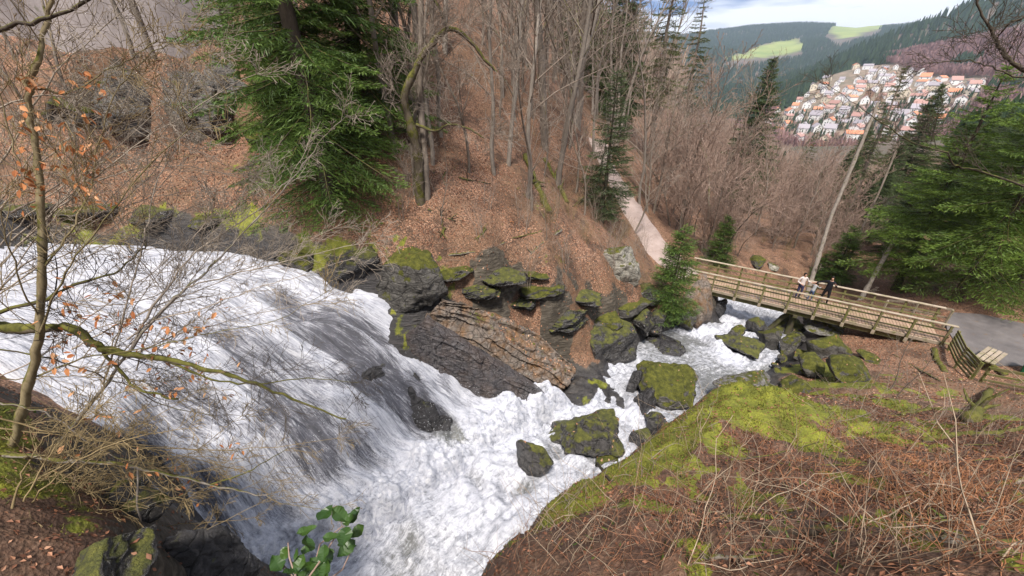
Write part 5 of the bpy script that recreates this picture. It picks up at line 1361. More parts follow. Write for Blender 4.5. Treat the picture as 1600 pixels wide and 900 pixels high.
def near_tree(name, label, mains, mats, seed, kids=(0, 0, 11, 6), twig_len=0.88, cat='tree', leaves=0, leaf_boxes=(), minr=0.0030, up=0.05, start=0.15, twig_wander=0.12, group=None, maxlev=3):
    """mains: [(name, pixel line, r0, r1, kids)] built as parts, with finer branches grown from them"""
    g = np.random.default_rng(seed)
    root = None; tw = [[], [], [], []]; o = None; leafpts = []
    for nm, line, r0, r1, k, mat in mains:
        P = pxpoly(line); P = jitter(P, g, 0.010)
        if cat == 'tree' and nm == 'trunk' and line[0][2] > 20:       # carry the trunk down to the ground
            d_ = unit(P[0] - P[3]); ext = [P[0]]
            while ext[-1][2] > ground(ext[-1][0], ext[-1][1]) - 0.3 and len(ext) < 60: ext.append(ext[-1] + d_ * 0.25)
            P = np.concatenate([np.array(ext[:0:-1]), P])
        if root is None:
            o = P[0].copy(); root = empty(name, o); tag(root, label, cat, group)
        f = np.linspace(0, 1, len(P)); rad = r0 + (r1 - r0) * f ** 0.8
        rad = rad * (1 + 0.10 * g.normal(0, 1, len(P)))
        obj(nm, tube_mesh(nm, [(P - o, rad)], 8), mat or mats[0], root)
        L = np.linalg.norm(np.diff(P, axis=0), axis=1).sum()
        for j in range(int(k * 1.5)):
            s = start + (1 - start) * (j + g.uniform()) / k
            i = min(len(P) - 2, int(s * (len(P) - 1))); dd = unit(P[i + 1] - P[i])
            perp = unit(np.cross(dd, g.normal(0, 1, 3)))
            nd = unit(dd * 0.9 + perp * g.uniform(0.5, 1.1) + np.array([0, 0, up]))
            grow(tw, g, P[i] - o, nd, twig_len * g.uniform(0.5, 1.5) * (1 - 0.4 * s), max(0.4 * rad[i], 0.004) if rad[i] < 0.02 else g.uniform(0.005, 0.010), 1, maxlev, 0.16, twig_wander, up * 0.6, kids, 0.68, 0.15, 0.3)
    polys = [(p, np.maximum(r_, minr)) for L_ in tw for p, r_ in L_]
    if polys: tag(obj('twigs', tube_mesh('twigs', polys, 3), mats[1], root), kind='stuff')
    if leaves:
        cand = [p[int(len(p) * 0.6)] + o for p, _ in polys] + [p[-1] + o for p, _ in polys]
        cand = np.array(cand); qx, qy = proj(cand)
        ok = np.zeros(len(cand), bool)
        for (a, b, c, d) in leaf_boxes: ok |= (qx > a) & (qx < c) & (qy > b) & (qy < d)
        cand = cand[ok]; g.shuffle(cand)
        for p in cand[:leaves]:
            obj('leaf', leaf_me, None, root, p - o, (g.uniform(-0.8, 0.8), g.uniform(0.1, 1.2), g.uniform(0, 6.28)), g.uniform(0.6, 1.15))
    return root
MB_, MT_ = M_BARK, M_TWIGY
near_tree('leaning_sapling', 'slim grey sapling with a few brown leaves in the left foreground', [
    ('trunk', [(4, 730, 3.7), (30, 660, 3.85), (52, 580, 4.05), (62, 500, 4.25), (66, 400, 4.5), (64, 300, 4.8), (54, 210, 5.0), (44, 140, 5.1), (58, 92, 5.2), (74, 30, 5.4), (84, -40, 5.5)], 0.060, 0.020, 7, None),
    ('limb', [(58, 540, 4.15), (80, 470, 4.2), (120, 400, 4.3), (175, 330, 4.4), (235, 255, 4.5), (300, 195, 4.6)], 0.014, 0.004, 9, None),
    ('limb', [(66, 420, 4.45), (110, 360, 4.7), (140, 300, 5.0), (150, 240, 5.2), (180, 150, 5.4), (230, 90, 5.5), (285, 65, 5.6)], 0.014, 0.004, 9, None),
    ('limb', [(44, 140, 5.1), (70, 140, 5.2), (110, 145, 5.3), (160, 115, 5.4), (205, 90, 5.5), (250, 60, 5.6)], 0.014, 0.004, 8, None),
    ('limb', [(62, 500, 4.25), (30, 440, 4.2), (10, 360, 4.2), (-10, 300, 4.2)], 0.012, 0.005, 5, None),
    ('limb', [(64, 300, 4.8), (30, 250, 4.8), (5, 170, 4.9), (-10, 120, 4.9)], 0.012, 0.005, 6, None),
    ('limb', [(50, 590, 4.05), (130, 560, 4.2), (220, 545, 4.4), (330, 520, 4.6), (430, 500, 4.8), (520, 450, 5.0)], 0.014, 0.003, 9, None)],
    (M_BARKY, M_TWIGY), 501, leaves=240, leaf_boxes=((20, 110, 180, 330), (60, 400, 360, 600), (20, 530, 130, 700)))
near_tree('mossy_branch', 'thick mossy branch reaching over the waterfall from the left edge', [
    ('limb', [(-60, 500, 4.2), (0, 512, 4.3), (60, 513, 4.35), (110, 512, 4.4), (150, 540, 4.4), (200, 553, 4.45), (260, 562, 4.5), (330, 578, 4.6), (400, 600, 4.7), (470, 628, 4.8), (540, 655, 4.9)], 0.088, 0.012, 8, M_BARKM),
    ('limb', [(160, 548, 4.42), (205, 600, 4.35), (250, 618, 4.3), (278, 624, 4.3)], 0.022, 0.014, 3, M_BARKM),
    ('limb', [(260, 562, 4.5), (330, 592, 4.55), (400, 600, 4.7), (480, 592, 4.9), (560, 598, 5.1)], 0.020, 0.004, 8, M_BARKM),
    ('limb', [(-40, 500, 4.2), (60, 470, 4.4), (120, 445, 4.6), (190, 420, 4.8), (230, 380, 4.9)], 0.030, 0.008, 5, M_BARKM),
    ('limb', [(-40, 540, 4.1), (80, 560, 4.2), (190, 600, 4.3), (280, 640, 4.4), (400, 650, 4.6)], 0.014, 0.003, 8, M_BARKD)],
    (M_BARKM, M_TWIGD), 502, cat='branch', leaves=130, leaf_boxes=((60, 430, 380, 620),))
near_tree('pale_branch', 'long pale branch stretching right across the lower left', [
    ('limb', [(-40, 708, 3.5), (60, 715, 3.6), (135, 722, 3.7), (200, 728, 3.75), (270, 742, 3.8), (330, 757, 3.9), (400, 772, 4.0), (460, 790, 4.1), (520, 796, 4.2)], 0.036, 0.004, 9, M_BARKP),
    ('limb', [(215, 732, 3.75), (216, 800, 3.5), (222, 860, 3.4), (232, 910, 3.3)], 0.013, 0.008, 3, M_BARKP),
    ('limb', [(330, 757, 3.9), (380, 740, 4.0), (410, 725, 4.1), (450, 700, 4.2)], 0.013, 0.005, 3, M_BARKM),
    ('limb', [(0, 630, 3.7), (60, 640, 3.7), (110, 670, 3.75), (170, 710, 3.8), (240, 725, 3.9)], 0.012, 0.004, 5, M_BARKP),
    ('limb', [(-20, 800, 3.2), (80, 805, 3.3), (160, 808, 3.4), (230, 790, 3.6), (300, 770, 3.8)], 0.010, 0.003, 7, M_BARKP)],
    (M_BARKP, M_TWIGY), 503, cat='branch', leaves=60, leaf_boxes=((0, 580, 380, 880),))
near_tree('pale_shrub', 'pale bare shrub fanning up to the right across the waterfall crest', [
    ('stem', [(60, 735, 3.9), (150, 620, 4.3), (240, 500, 4.7), (290, 450, 5.0), (330, 418, 5.3), (372, 372, 5.6), (420, 322, 5.9), (465, 270, 6.2), (505, 215, 6.5), (545, 180, 6.7)], 0.026, 0.004, 12, M_BARKP),
    ('stem', [(200, 555, 4.5), (240, 480, 4.9), (290, 410, 5.3), (340, 370, 5.7), (400, 330, 6.1), (450, 280, 6.5), (480, 230, 6.8)], 0.018, 0.004, 10, M_TWIGP),
    ('stem', [(290, 450, 5.0), (360, 430, 5.3), (440, 410, 5.6), (520, 390, 5.9), (600, 375, 6.2)], 0.012, 0.003, 10, M_TWIGP),
    ('stem', [(160, 600, 4.3), (190, 500, 4.6), (210, 430, 4.9), (228, 360, 5.2), (240, 300, 5.5), (265, 230, 5.8), (285, 130, 6.1)], 0.014, 0.003, 9, M_TWIGP),
    ('stem', [(240, 500, 4.7), (320, 480, 4.9), (400, 450, 5.2), (470, 430, 5.5), (560, 400, 5.8)], 0.010, 0.003, 9, M_TWIGP)],
    (M_BARKP, M_TWIGP), 504, cat='shrub', twig_len=0.75)
near_tree('tangled_shrub', 'tangle of thin bare branches over the rocks at the upper left', [
    ('stem', [(-60, 420, 5.0), (0, 330, 5.3), (60, 260, 5.6), (130, 200, 5.9), (210, 150, 6.2), (290, 120, 6.5)], 0.016, 0.004, 12, M_TWIGP),
    ('stem', [(-60, 330, 5.0), (10, 240, 5.3), (60, 150, 5.6), (130, 70, 5.9), (200, 10, 6.1)], 0.016, 0.004, 12, M_TWIGP),
    ('stem', [(-50, 60, 5.0), (30, 40, 5.1), (110, 15, 5.2), (200, -20, 5.3)], 0.028, 0.012, 5, M_BARKD),
    ('stem', [(-60, 200, 5.0), (20, 160, 5.2), (100, 150, 5.5), (190, 190, 5.8), (290, 230, 6.1), (380, 270, 6.4)], 0.012, 0.003, 11, M_TWIGP),
    ('stem', [(-50, 520, 4.6), (20, 430, 5.0), (90, 380, 5.3), (180, 330, 5.6), (280, 300, 5.9), (380, 300, 6.2)], 0.012, 0.003, 12, M_TWIG),
    ('stem', [(-30, 600, 4.3), (60, 560, 4.6), (160, 480, 5.0), (270, 400, 5.3), (330, 340, 5.6)], 0.012, 0.003, 10, M_TWIG)],
    (M_TWIGP, M_TWIGP), 505, cat='shrub', twig_len=0.8)
near_tree('thicket_shrub', 'matted bare twigs over the mossy bank at the lower left', [
    ('stem', [(-30, 760, 3.3), (60, 770, 3.5), (150, 760, 3.7), (230, 740, 3.9), (310, 700, 4.2), (390, 640, 4.5)], 0.010, 0.003, 11, M_TWIGY),
    ('stem', [(-20, 850, 3.0), (60, 780, 3.3), (140, 720, 3.6), (230, 660, 3.9), (330, 600, 4.2)], 0.010, 0.003, 11, M_TWIGY),
    ('stem', [(20, 910, 2.9), (60, 840, 3.1), (120, 780, 3.4), (210, 760, 3.7), (300, 790, 3.9)], 0.009, 0.003, 10, M_TWIGY),
    ('stem', [(130, 700, 3.7), (115, 760, 3.5), (130, 830, 3.3), (160, 900, 3.1)], 0.007, 0.003, 5, M_TWIGR)],
    (M_TWIGY, M_TWIGY), 506, cat='shrub', twig_len=0.6)
gk = np.random.default_rng(515)
def fan(name, label, n, x0, y0, x1, y1, yr, mats, seed, cat='shrub', twig=0.7):
    L_ = []
    for i in range(n):
        a = np.array([gk.uniform(*x0), gk.uniform(*y0)]); b = np.array([gk.uniform(*x1), gk.uniform(*y1)]); d0 = gk.uniform(*yr); w1 = gk.normal(0, 40); ln = []
        for f in np.linspace(0, 1, 5):
            c_ = a * (1 - f) + b * f + np.array([-(b - a)[1], (b - a)[0]]) / (np.linalg.norm(b - a) + 1) * w1 * math.sin(f * 3.1)
            ln.append((c_[0], c_[1], d0 + 0.9 * f))
        L_.append(('stem', ln, gk.uniform(0.008, 0.014), 0.003, 8, mats[0]))
    near_tree(name, label, L_, mats, seed, cat=cat, twig_len=twig)
fan('pale_shrub', 'spray of pale bare twigs rising before the leaf terrace at the far left', 11, (-60, 60), (360, 520), (120, 420), (60, 300), (4.6, 5.6), (M_TWIGP, M_TWIGP), 511)
fan('bare_shrub', 'dense spray of bare olive twigs low over the fall on the left', 6, (-60, 40), (560, 760), (250, 560), (520, 760), (3.6, 4.4), (M_TWIGY, M_TWIGY), 512, twig=0.6)
fan('bare_shrub', 'mat of bare twigs over the dark rocks in the bottom left corner', 8, (-40, 120), (720, 900), (150, 420), (640, 880), (2.9, 3.5), (M_TWIGY, M_TWIGY), 514, twig=0.5)
fan('bare_shrub', 'bare shrub with upright grey twigs in the upper left before the outcrop', 4, (-40, 200), (330, 420), (40, 420), (20, 160), (5.2, 6.2), (M_TWIG, M_TWIGP), 516, twig=0.7)
fan('bare_shrub', 'low bare twigs matted over the near left bank', 10, (-60, 60), (700, 900), (110, 330), (600, 860), (2.7, 3.3), (M_TWIGY, M_TWIGY), 517, twig=0.45)
fan('pale_shrub', 'pale bare twigs crossing the crest of the fall', 8, (100, 220), (520, 600), (330, 560), (300, 470), (4.6, 5.4), (M_TWIGP, M_TWIGP), 513)
# ---- crooked mossy tree on the far slope
D0 = 15.2
near_tree('crooked_tree', 'crooked mossy tree with an arching limb on the far slope', [
    ('trunk', [(662, 352, D0), (655, 300, D0 + .1), (652, 240, D0 + .1), (640, 190, D0), (632, 152, D0 - .1), (648, 112, D0 - .1), (662, 84, D0), (690, 52, D0 + .1), (712, 46, D0 + .1), (738, 68, D0 + .2), (756, 92, D0 + .2), (776, 112, D0 + .3)], 0.22, 0.035, 12, M_BARKM),
    ('trunk', [(668, 350, D0 + .2), (666, 280, D0 + .3), (660, 200, D0 + .4), (656, 120, D0 + .5), (658, 40, D0 + .6), (655, -60, D0 + .7)], 0.15, 0.08, 9, M_BARK),
    ('trunk', [(650, 350, D0 + .3), (648, 280, D0 + .3), (645, 200, D0 + .4), (668, 100, D0 + .6), (680, -40, D0 + .8)], 0.10, 0.05, 9, M_BARK),
    ('limb', [(650, 195, D0 + .1), (680, 205, D0), (700, 195, D0 - .1), (730, 200, D0 - .2), (755, 215, D0 - .2)], 0.06, 0.02, 6, M_BARKM),
    ('limb', [(700, 48, D0), (690, 20, D0), (665, -20, D0)], 0.05, 0.03, 4, M_BARKM)],
    (M_BARKM, M_TWIG), 507, twig_len=1.7, minr=0.006)
# ---- dark branches hanging in from the right
near_tree('dark_branch', 'dark bare branches hanging in at the upper right corner', [
    ('limb', [(1680, 150, 6.4), (1600, 108, 6.5), (1572, 88, 6.6), (1555, 60, 6.7), (1535, 25, 6.8), (1520, -20, 6.9)], 0.035, 0.012, 8, M_BARKD),
    ('limb', [(1640, 115, 6.5), (1585, 120, 6.5), (1540, 100, 6.6), (1500, 95, 6.8), (1450, 100, 7.0)], 0.014, 0.004, 8, M_BARKD),
    ('limb', [(1640, 20, 6.4), (1590, 30, 6.5), (1560, 55, 6.7)], 0.018, 0.008, 6, M_BARKD)],
    (M_BARKD, M_TWIGD), 508, cat='branch', twig_len=0.7)
near_tree('long_dark_branch', 'long thin dark branch reaching left across the conifers', [
    ('limb', [(1690, 330, 8.2), (1620, 300, 8.4), (1535, 268, 8.6), (1490, 258, 8.7), (1480, 240, 8.7), (1430, 225, 8.8), (1390, 200, 8.9), (1340, 165, 9.0), (1290, 130, 9.1)], 0.030, 0.004, 16, M_BARKD)],
    (M_BARKD, M_TWIGD), 509, cat='branch', twig_len=0.9, minr=0.003)

near_tree('leaning_tree', 'pale bare trunk leaning right behind the bright young spruce', [
    ('trunk', [(1288, 372, 27), (1302, 330, 27.5), (1325, 275, 28), (1350, 215, 28.5), (1372, 160, 29)], 0.19, 0.10, 3, M_BARKP)], (M_BARKP, M_TWIG), 520, twig_len=1.5, minr=0.01)
near_tree('dead_tree', 'short pale dead trunk leaning right behind the bridge railing', [
    ('trunk', [(1352, 455, 25.5), (1372, 420, 26), (1392, 385, 26.5), (1404, 362, 26.8)], 0.17, 0.11, 3, M_BARKP)], (M_BARKP, M_TWIGP), 521, twig_len=1.2, minr=0.01)
near_tree('leaning_tree', 'thin brown trunk leaning right above the landing wood', [
    ('trunk', [(1330, 398, 30), (1350, 350, 30.5), (1378, 290, 31), (1400, 235, 31.5)], 0.13, 0.06, 4, M_BARK)], (M_BARK, M_TWIG), 522, twig_len=1.5, minr=0.01)
# ---- bramble in front
t = NT('bramble_leaf'); nn = t.noise(t.coord('Object'), 12, 4, 0.6)
M_BRAM = t.done(leafy(t, t.mix(nn, t.ramp(t.objrand(), (0, (0.022, 0.055, 0.010)), (1, (0.060, 0.110, 0.018))), (0.03, 0.07, 0.015)), 0.4, 0.25, t.bump(nn, 0.3, 0.01), 0.4))
g = np.random.default_rng(77)
ang = np.linspace(0, 1, 9)
up_e = np.sin(np.pi * ang ** 0.8) * 0.33
outl = np.concatenate([np.c_[ang, up_e * (1 + 0.10 * (np.arange(9) % 2)), 0.05 * np.sin(ang * 9) + 0.05 * (up_e > 0)], np.c_[ang[1:-1], -up_e[1:-1] * (1 + 0.10 * (np.arange(7) % 2)), 0.05 * np.cos(ang[1:-1] * 9) + 0.02]])
midr = np.c_[ang[1:-1], np.zeros(7), -0.05 * np.ones(7)]
BV = np.concatenate([outl, midr]) ; BT = []
for i in range(8):
    a, b = i, i + 1; m0 = 16 + i - 1 if i > 0 else 0; m1 = 16 + i if i < 7 else 8
    BT += [(a, b, m1)] if m0 == 0 else ([(a, b, m0)] if m1 == 8 else [(a, b, m1), (a, m1, m0)])
    a2 = 9 + i - 1 if i > 0 else 0; b2 = 9 + i if i < 7 else 8
    BT += [(a2, m1, b2)] if m0 == 0 else ([(a2, m0, b2)] if m1 == 8 else [(a2, m1, b2), (a2, m0, m1)])
bram_me = mesh_from('leaf', BV * 0.070, np.array(BT)); bram_me.materials.append(M_BRAM)
base_b = np.array([-0.45, 0.5, ground(-0.45, 0.5)])
bram = empty('bramble', base_b); tag(bram, 'leafy green bramble sprig at the bottom edge before the white water', 'plant')
spr = [[(470, 985), (480, 905), (505, 870), (520, 845), (532, 828)], [(470, 985), (462, 900), (452, 870), (450, 848)], [(470, 985), (500, 915), (535, 890), (548, 862)], [(470, 985), (475, 920), (440, 880), (445, 895)], [(470, 985), (490, 890), (500, 850), (535, 822)]]
for k_, s_ in enumerate(spr):
    P = np.array([at(a, b, t=1.42 + 0.02 * k_) for a, b in s_])
    P = np.concatenate([[base_b + [0.03 * k_, 0, 0], base_b * 0.5 + P[0] * 0.5 + [0.05, 0, 0]], P])
    obj('stem', tube_mesh('stem', [(P - base_b, np.linspace(0.006, 0.002, len(P)))], 5), M_TWIGR, bram)
    for f in range(11):
        i = 2 + int(g.integers(0, len(s_))); i = min(i, len(P) - 1)
        q = P[i] + g.normal(0, 0.035, 3)
        obj('leaf', bram_me, None, bram, q - base_b, (g.normal(0, 0.5), g.normal(0.1, 0.4), g.uniform(0, 6.28)), g.uniform(0.6, 1.2))

# ---- logs, stumps, fallen branches
def log(label, line, r0, r1, mat, name='fallen_log', cat='log', stubs=3, seed=0, ground_fit=True, sides=9):
    g = np.random.default_rng(seed + 900)
    P = []
    for a, b in line: P.append(hit(a, b) + np.array([0, 0, r0 * 0.6]))
    P = np.array(P); n = len(P)
    q = np.linspace(0, n - 1, (n - 1) * 6 + 1); P = np.stack([np.interp(q, np.arange(n), P[:, i]) for i in range(3)], 1)
    P = jitter(P, g, r0 * 0.12); o = P[0].copy()
    root = empty(name, o); tag(root, label, cat)
    rad = np.linspace(r0, r1, len(P)) * (1 + 0.08 * g.normal(size=len(P))); V, Q = tube_arrays([(P - o, rad)], sides)
    T = [(0, i + 1, i) for i in range(1, sides - 1)] + [(len(V) - sides, len(V) - sides + i, len(V) - sides + i + 1) for i in range(1, sides - 1)]
    obj('trunk' if cat == 'log' else 'stick', mesh_from('log', V, [Q, np.array(T)], True), mat, root)
    for s in range(stubs):
        i = int(g.integers(2, len(P) - 1)); d = unit(g.normal(0, 1, 3) + [0, 0, 0.9])
        L = g.uniform(3, 9) * r0
        obj('branch_stub', tube_mesh('stub', [(np.array([P[i] - o, P[i] - o + d * L * 0.5, P[i] - o + unit(d + [0.3, 0, 0]) * L]), np.array([0.4, 0.3, 0.12]) * r0)], 5), mat, root)
    return root
log('mossy fallen log lying down the leaf slope below the pale trunk', [(821, 246), (835, 285), (858, 335)], 0.16, 0.17, M_BARKM, seed=1)
log('mossy log lying behind the first one on the leaf slope', [(850, 250), (872, 290), (886, 318)], 0.13, 0.12, M_BARKM, seed=2)
log('dark fallen log among the undergrowth in the near right bank', [(1195, 832), (1245, 834), (1300, 832)], 0.05, 0.045, M_BARKD, seed=3)
log('pale broken branch across the bottom right corner', [(1420, 838), (1500, 850), (1600, 852)], 0.04, 0.035, M_BARKP, seed=4)
log('pale branch lying at the right edge above the corner', [(1560, 758), (1590, 752), (1640, 742)], 0.04, 0.04, M_BARKP, seed=5)
log('stick in the middle of the dead bracken', [(1410, 800), (1440, 822), (1480, 850)], 0.025, 0.02, M_BARKP, 'fallen_branch', 'branch', 2, 6)
log('short stout mossy stick on the moss at the near edge', [(932, 722), (948, 745), (972, 772)], 0.035, 0.03, M_BARKD, 'fallen_branch', 'branch', 1, 7)
log('mossy tree stump trunk leaning below the broken fence', [(1512, 660), (1530, 640), (1545, 612)], 0.16, 0.12, M_BARKM, seed=8)
log('mossy log beside the bench', [(1532, 566), (1548, 575), (1568, 588)], 0.15, 0.12, M_BARKM, seed=9, stubs=0)
log('row of mossy timber edging the red leaf bank below the bridge', [(1458, 548), (1462, 565), (1474, 582)], 0.13, 0.12, M_BARKM, seed=10, stubs=0)
log('thin pole lying across the red leaf bank', [(1395, 555), (1430, 575), (1468, 596)], 0.045, 0.035, M_BARKD, 'fallen_branch', 'branch', 1, 11)
log('long bent mossy bough across the right bank', [(1410, 650), (1450, 640), (1500, 645), (1560, 690)], 0.06, 0.03, M_BARKM, 'fallen_branch', 'branch', 5, 12)
log('dark mossy bough under the leaning stump', [(1440, 690), (1500, 680), (1560, 678), (1600, 670)], 0.06, 0.04, M_BARKM, 'fallen_branch', 'branch', 5, 13)
log('fallen branch on the leaf slope above the shadowed rocks', [(700, 400), (740, 395), (800, 410)], 0.05, 0.02, M_BARKP, 'fallen_branch', 'branch', 5, 14)
gl = np.random.default_rng(640); L1 = []
for i in range(11):
    a = np.array([gl.uniform(1080, 1560), gl.uniform(690, 870)]); d = np.array([gl.uniform(60, 150), gl.uniform(-35, 45)]); L1.append((a, d))
L1.sort(key=lambda q: q[0][0])
for i, (a, d) in enumerate(L1):
    log('fallen stick in the tangle of the near right bank, {}'.format(nth(i, len(L1))), [tuple(a), tuple(a + d * 0.5 + [0, gl.uniform(-8, 8)]), tuple(a + d)], gl.uniform(0.012, 0.026), 0.008, (M_BARKP, M_BARKD, M_BARKM)[i % 3], 'fallen_branch', 'branch', 3, 50 + i, sides=6)
L1 = []
for i in range(12):
    a = np.array([gl.uniform(620, 960), gl.uniform(260, 410)]); d = np.array([gl.uniform(-50, 50), gl.uniform(8, 40)]); L1.append((a, d))
L1.sort(key=lambda q: q[0][0])
for i, (a, d) in enumerate(L1):
    log('fallen branch on the leaves of the far slope, {}'.format(nth(i, len(L1))), [tuple(a), tuple(a + d * 0.5 + [gl.uniform(-6, 6), 0]), tuple(a + d)], gl.uniform(0.03, 0.08), 0.02, (M_BARKP, M_BARKD, M_BARKM)[i % 3], 'fallen_branch', 'branch', 4, 70 + i, sides=6)
for i, (px, py, s, lab) in enumerate([(1388, 610, 0.75, 'dark leafless sapling standing on the right bank below the bridge'), (1402, 622, 0.6, 'second dark sapling close beside the first on the right bank'), (1366, 600, 0.45, 'short sapling left of the two dark ones on the right bank')]):
    plant('sapling', hit(px, py), s, i * 2.0, lab, 'sapling', 'saplings on the right bank')

# ================================================================== LITTER, MOSS, DEAD STEMS
g = np.random.default_rng(31)
t = NT('fallen_leaf')
k_ = t.attr('tint')
M_LEAFF = t.done(leafy(t, t.ramp(k_, (0.0, (0.10, 0.042, 0.026)), (0.25, (0.25, 0.112, 0.064)), (0.55, (0.41, 0.22, 0.135)), (0.8, (0.54, 0.35, 0.24)), (1.0, (0.45, 0.18, 0.065))), 0.65, 0.12))
def leaf_sheet(name, P, N, size, label, seed, tint=None):
    g = np.random.default_rng(seed); n = len(P)
    a = g.uniform(0, 6.28, n); nn = N + g.normal(0, 0.33, (n, 3)); nn /= np.linalg.norm(nn, axis=1)[:, None]
    x = np.cross(nn, np.c_[np.cos(a), np.sin(a), np.zeros(n)]); x /= np.linalg.norm(x, axis=1)[:, None]; y = np.cross(nn, x)
    s = size * g.uniform(0.6, 1.3, (n, 1)); cur = g.uniform(-0.1, 0.35, (n, 1)) * s
    c = P + nn * 0.012
    V = np.stack([c - x * s * 0.55, c + y * s * 0.32 + nn * cur, c + x * s * 0.55, c - y * s * 0.32 + nn * cur], 1).reshape(-1, 3)
    q = np.arange(n)[:, None] * 4
    T = np.concatenate([q + np.array([[0, 2, 1]]), q + np.array([[0, 3, 2]])])
    me = mesh_from(name, V, T); attr(me, 'tint', np.repeat(np.clip(g.uniform(0, 1, n) if tint is None else tint, 0, 1), 4))
    return tag(obj(name, me, M_LEAFF), label, None, None, 'stuff')
def mask_at(M_, x, y):
    i = np.clip(np.searchsorted(GX, x), 0, len(GX) - 1); j = np.clip(np.searchsorted(GY, y), 0, len(GY) - 1); return M_[j, i]
def scatter(n, x0, x1, y0, y1, g):
    x = g.uniform(x0, x1, n); y = g.uniform(y0, y1, n); z = ground_at(x, y)
    gx, gy = mask_at(gx_, x, y), mask_at(gy_, x, y); N = np.stack([-gx, -gy, np.ones(n)], 1); N /= np.linalg.norm(N, axis=1)[:, None]
    return np.stack([x, y, z], 1), N
def in_view(P, m=40):
    qx, qy = proj(P); return (qx > -m) & (qx < 1600 + m) & (qy > -m) & (qy < 900 + m)
parts_ = []
for n, b in ((100000, (-10, 12, 1.2, 10)), (46000, (-18, 26, 10, 20)), (34000, (-24, 34, 16, 34))):
    P, N = scatter(n, *b, g)
    ok = in_view(P) & (mask_at(WET, P[:, 0], P[:, 1]) < 0.25) & (g.uniform(0, 1, n) > 0.85 * mask_at(MOSS, P[:, 0], P[:, 1])) & (g.uniform(0, 1, n) > 0.7 * mask_at(ROCK, P[:, 0], P[:, 1]))
    ok &= (g.uniform(0, 1, n) < 0.35 + 0.65 * sstep(-0.35, 0.25, fbm(P[:, 0] * 0.9, P[:, 1] * 0.9, oct=3, seed=87)))
    ok &= ~((P[:, 0] > 22.4) & (P[:, 0] < 33) & (P[:, 1] > 14.9) & (P[:, 1] < 19) & (g.uniform(0, 1, n) > 0.06))
    for fx, fy, fz, fr in FLATS[5:]: ok &= (np.hypot(P[:, 0] - fx, P[:, 1] - fy) > 0.9) | (g.uniform(0, 1, n) < 0.05)
    parts_.append((P[ok], N[ok]))
LP = np.concatenate([p for p, _ in parts_]); LN = np.concatenate([q for _, q in parts_])
tn = g.uniform(0, 1, len(LP)) * 0.8 + 0.25 * fbm(LP[:, 0] * 0.4, LP[:, 1] * 0.4, oct=3, seed=88)
tn = tn * (0.55 + 0.45 * sstep(-0.3, 0.3, fbm(LP[:, 0] * 1.3, LP[:, 1] * 1.3, oct=3, seed=89)))
tn = np.where((LP[:, 1] < 8) & (LP[:, 0] > -9), tn * 0.66, tn)
leaf_sheet('leaf_litter', LP, LN, np.where(LP[:, 1:2] < 9, 0.052, 0.075), 'brown fallen leaves over the ground', 32, tn)
# leaves caught on slabs and boulders
LP, LN = [], []
for o in list(bpy.data.objects):
    if o.name.startswith(('rock_slab', 'boulder', 'rock_outcrop')) and o.data:
        nv_ = len(o.data.vertices); co = np.empty(nv_ * 3); no = np.empty(nv_ * 3)
        o.data.vertices.foreach_get('co', co); o.data.vertices.foreach_get('normal', no)
        m = np.array(Matrix.LocRotScale(o.location, o.rotation_euler, o.scale)); co = co.reshape(-1, 3) @ m[:3, :3].T + m[:3, 3]; no = no.reshape(-1, 3) @ m[:3, :3].T
        slabby = o.name == 'rock_slab'
        w_ = (no[:, 2] > 0.62) & (g.uniform(0, 1, nv_) < (0.12 if slabby else (0.02 if nv_ < 3000 else 0.008)))
        if slabby: w_ &= (co[:, 1] + 0.55 * co[:, 0] > np.median(co[:, 1] + 0.55 * co[:, 0]) + 0.05)
        if 'waterfall' in o['label'] and not slabby: w_ &= False
        if 'wet' in o['label']: w_ &= False
        LP.append(co[w_]); LN.append(no[w_])
leaf_sheet('caught_leaves', np.concatenate(LP), np.concatenate(LN), 0.08, 'brown leaves caught on the rocks', 33)

def blades(name, P, N, h, w, mat, label, seed, spread=0.5):
    g = np.random.default_rng(seed); n = len(P)
    d = N + g.normal(0, spread, (n, 3)); d /= np.linalg.norm(d, axis=1)[:, None]
    a = np.cross(d, g.normal(0, 1, (n, 3))); a /= np.linalg.norm(a, axis=1)[:, None]
    hh = h * g.uniform(0.5, 1.4, (n, 1)); ww_ = w * g.uniform(0.6, 1.4, (n, 1))
    V = np.stack([P - a * ww_ - N * 0.01, P + a * ww_ - N * 0.01, P + d * hh], 1).reshape(-1, 3)
    me = mesh_from(name, V, np.arange(n * 3).reshape(-1, 3)); attr(me, 'tint', np.repeat(np.clip(g.normal(0.5, 0.25, n), 0, 1), 3))
    return tag(obj(name, me, mat), label, None, None, 'stuff')
t = NT('moss_tuft')
M_MOSST = t.done(leafy(t, t.ramp(t.attr('tint'), (0, (0.060, 0.066, 0.014)), (0.5, (0.15, 0.155, 0.028)), (1, (0.28, 0.275, 0.050))), 0.8, 0.25))
P, N = scatter(420000, -9, 12, 2.0, 12, g)
mm_ = mask_at(MOSS, P[:, 0], P[:, 1]); ok = in_view(P) & (g.uniform(0, 1, len(P)) < (mm_ - 0.25) * 1.4) & (fbm(P[:, 0] * 3, P[:, 1] * 3, oct=3, seed=90) > -0.25)
P, N = P[ok][:60000], N[ok][:60000]
blades('moss', P, N, 0.035, 0.010, M_MOSST, 'green moss cushions on the near bank', 34)
t = NT('green_sprig')
M_SPRIG = t.done(leafy(t, t.ramp(t.attr('tint'), (0, (0.03, 0.06, 0.012)), (1, (0.12, 0.17, 0.03))), 0.6, 0.3))
P, N = scatter(20000, -14, 26, 1.5, 26, g)
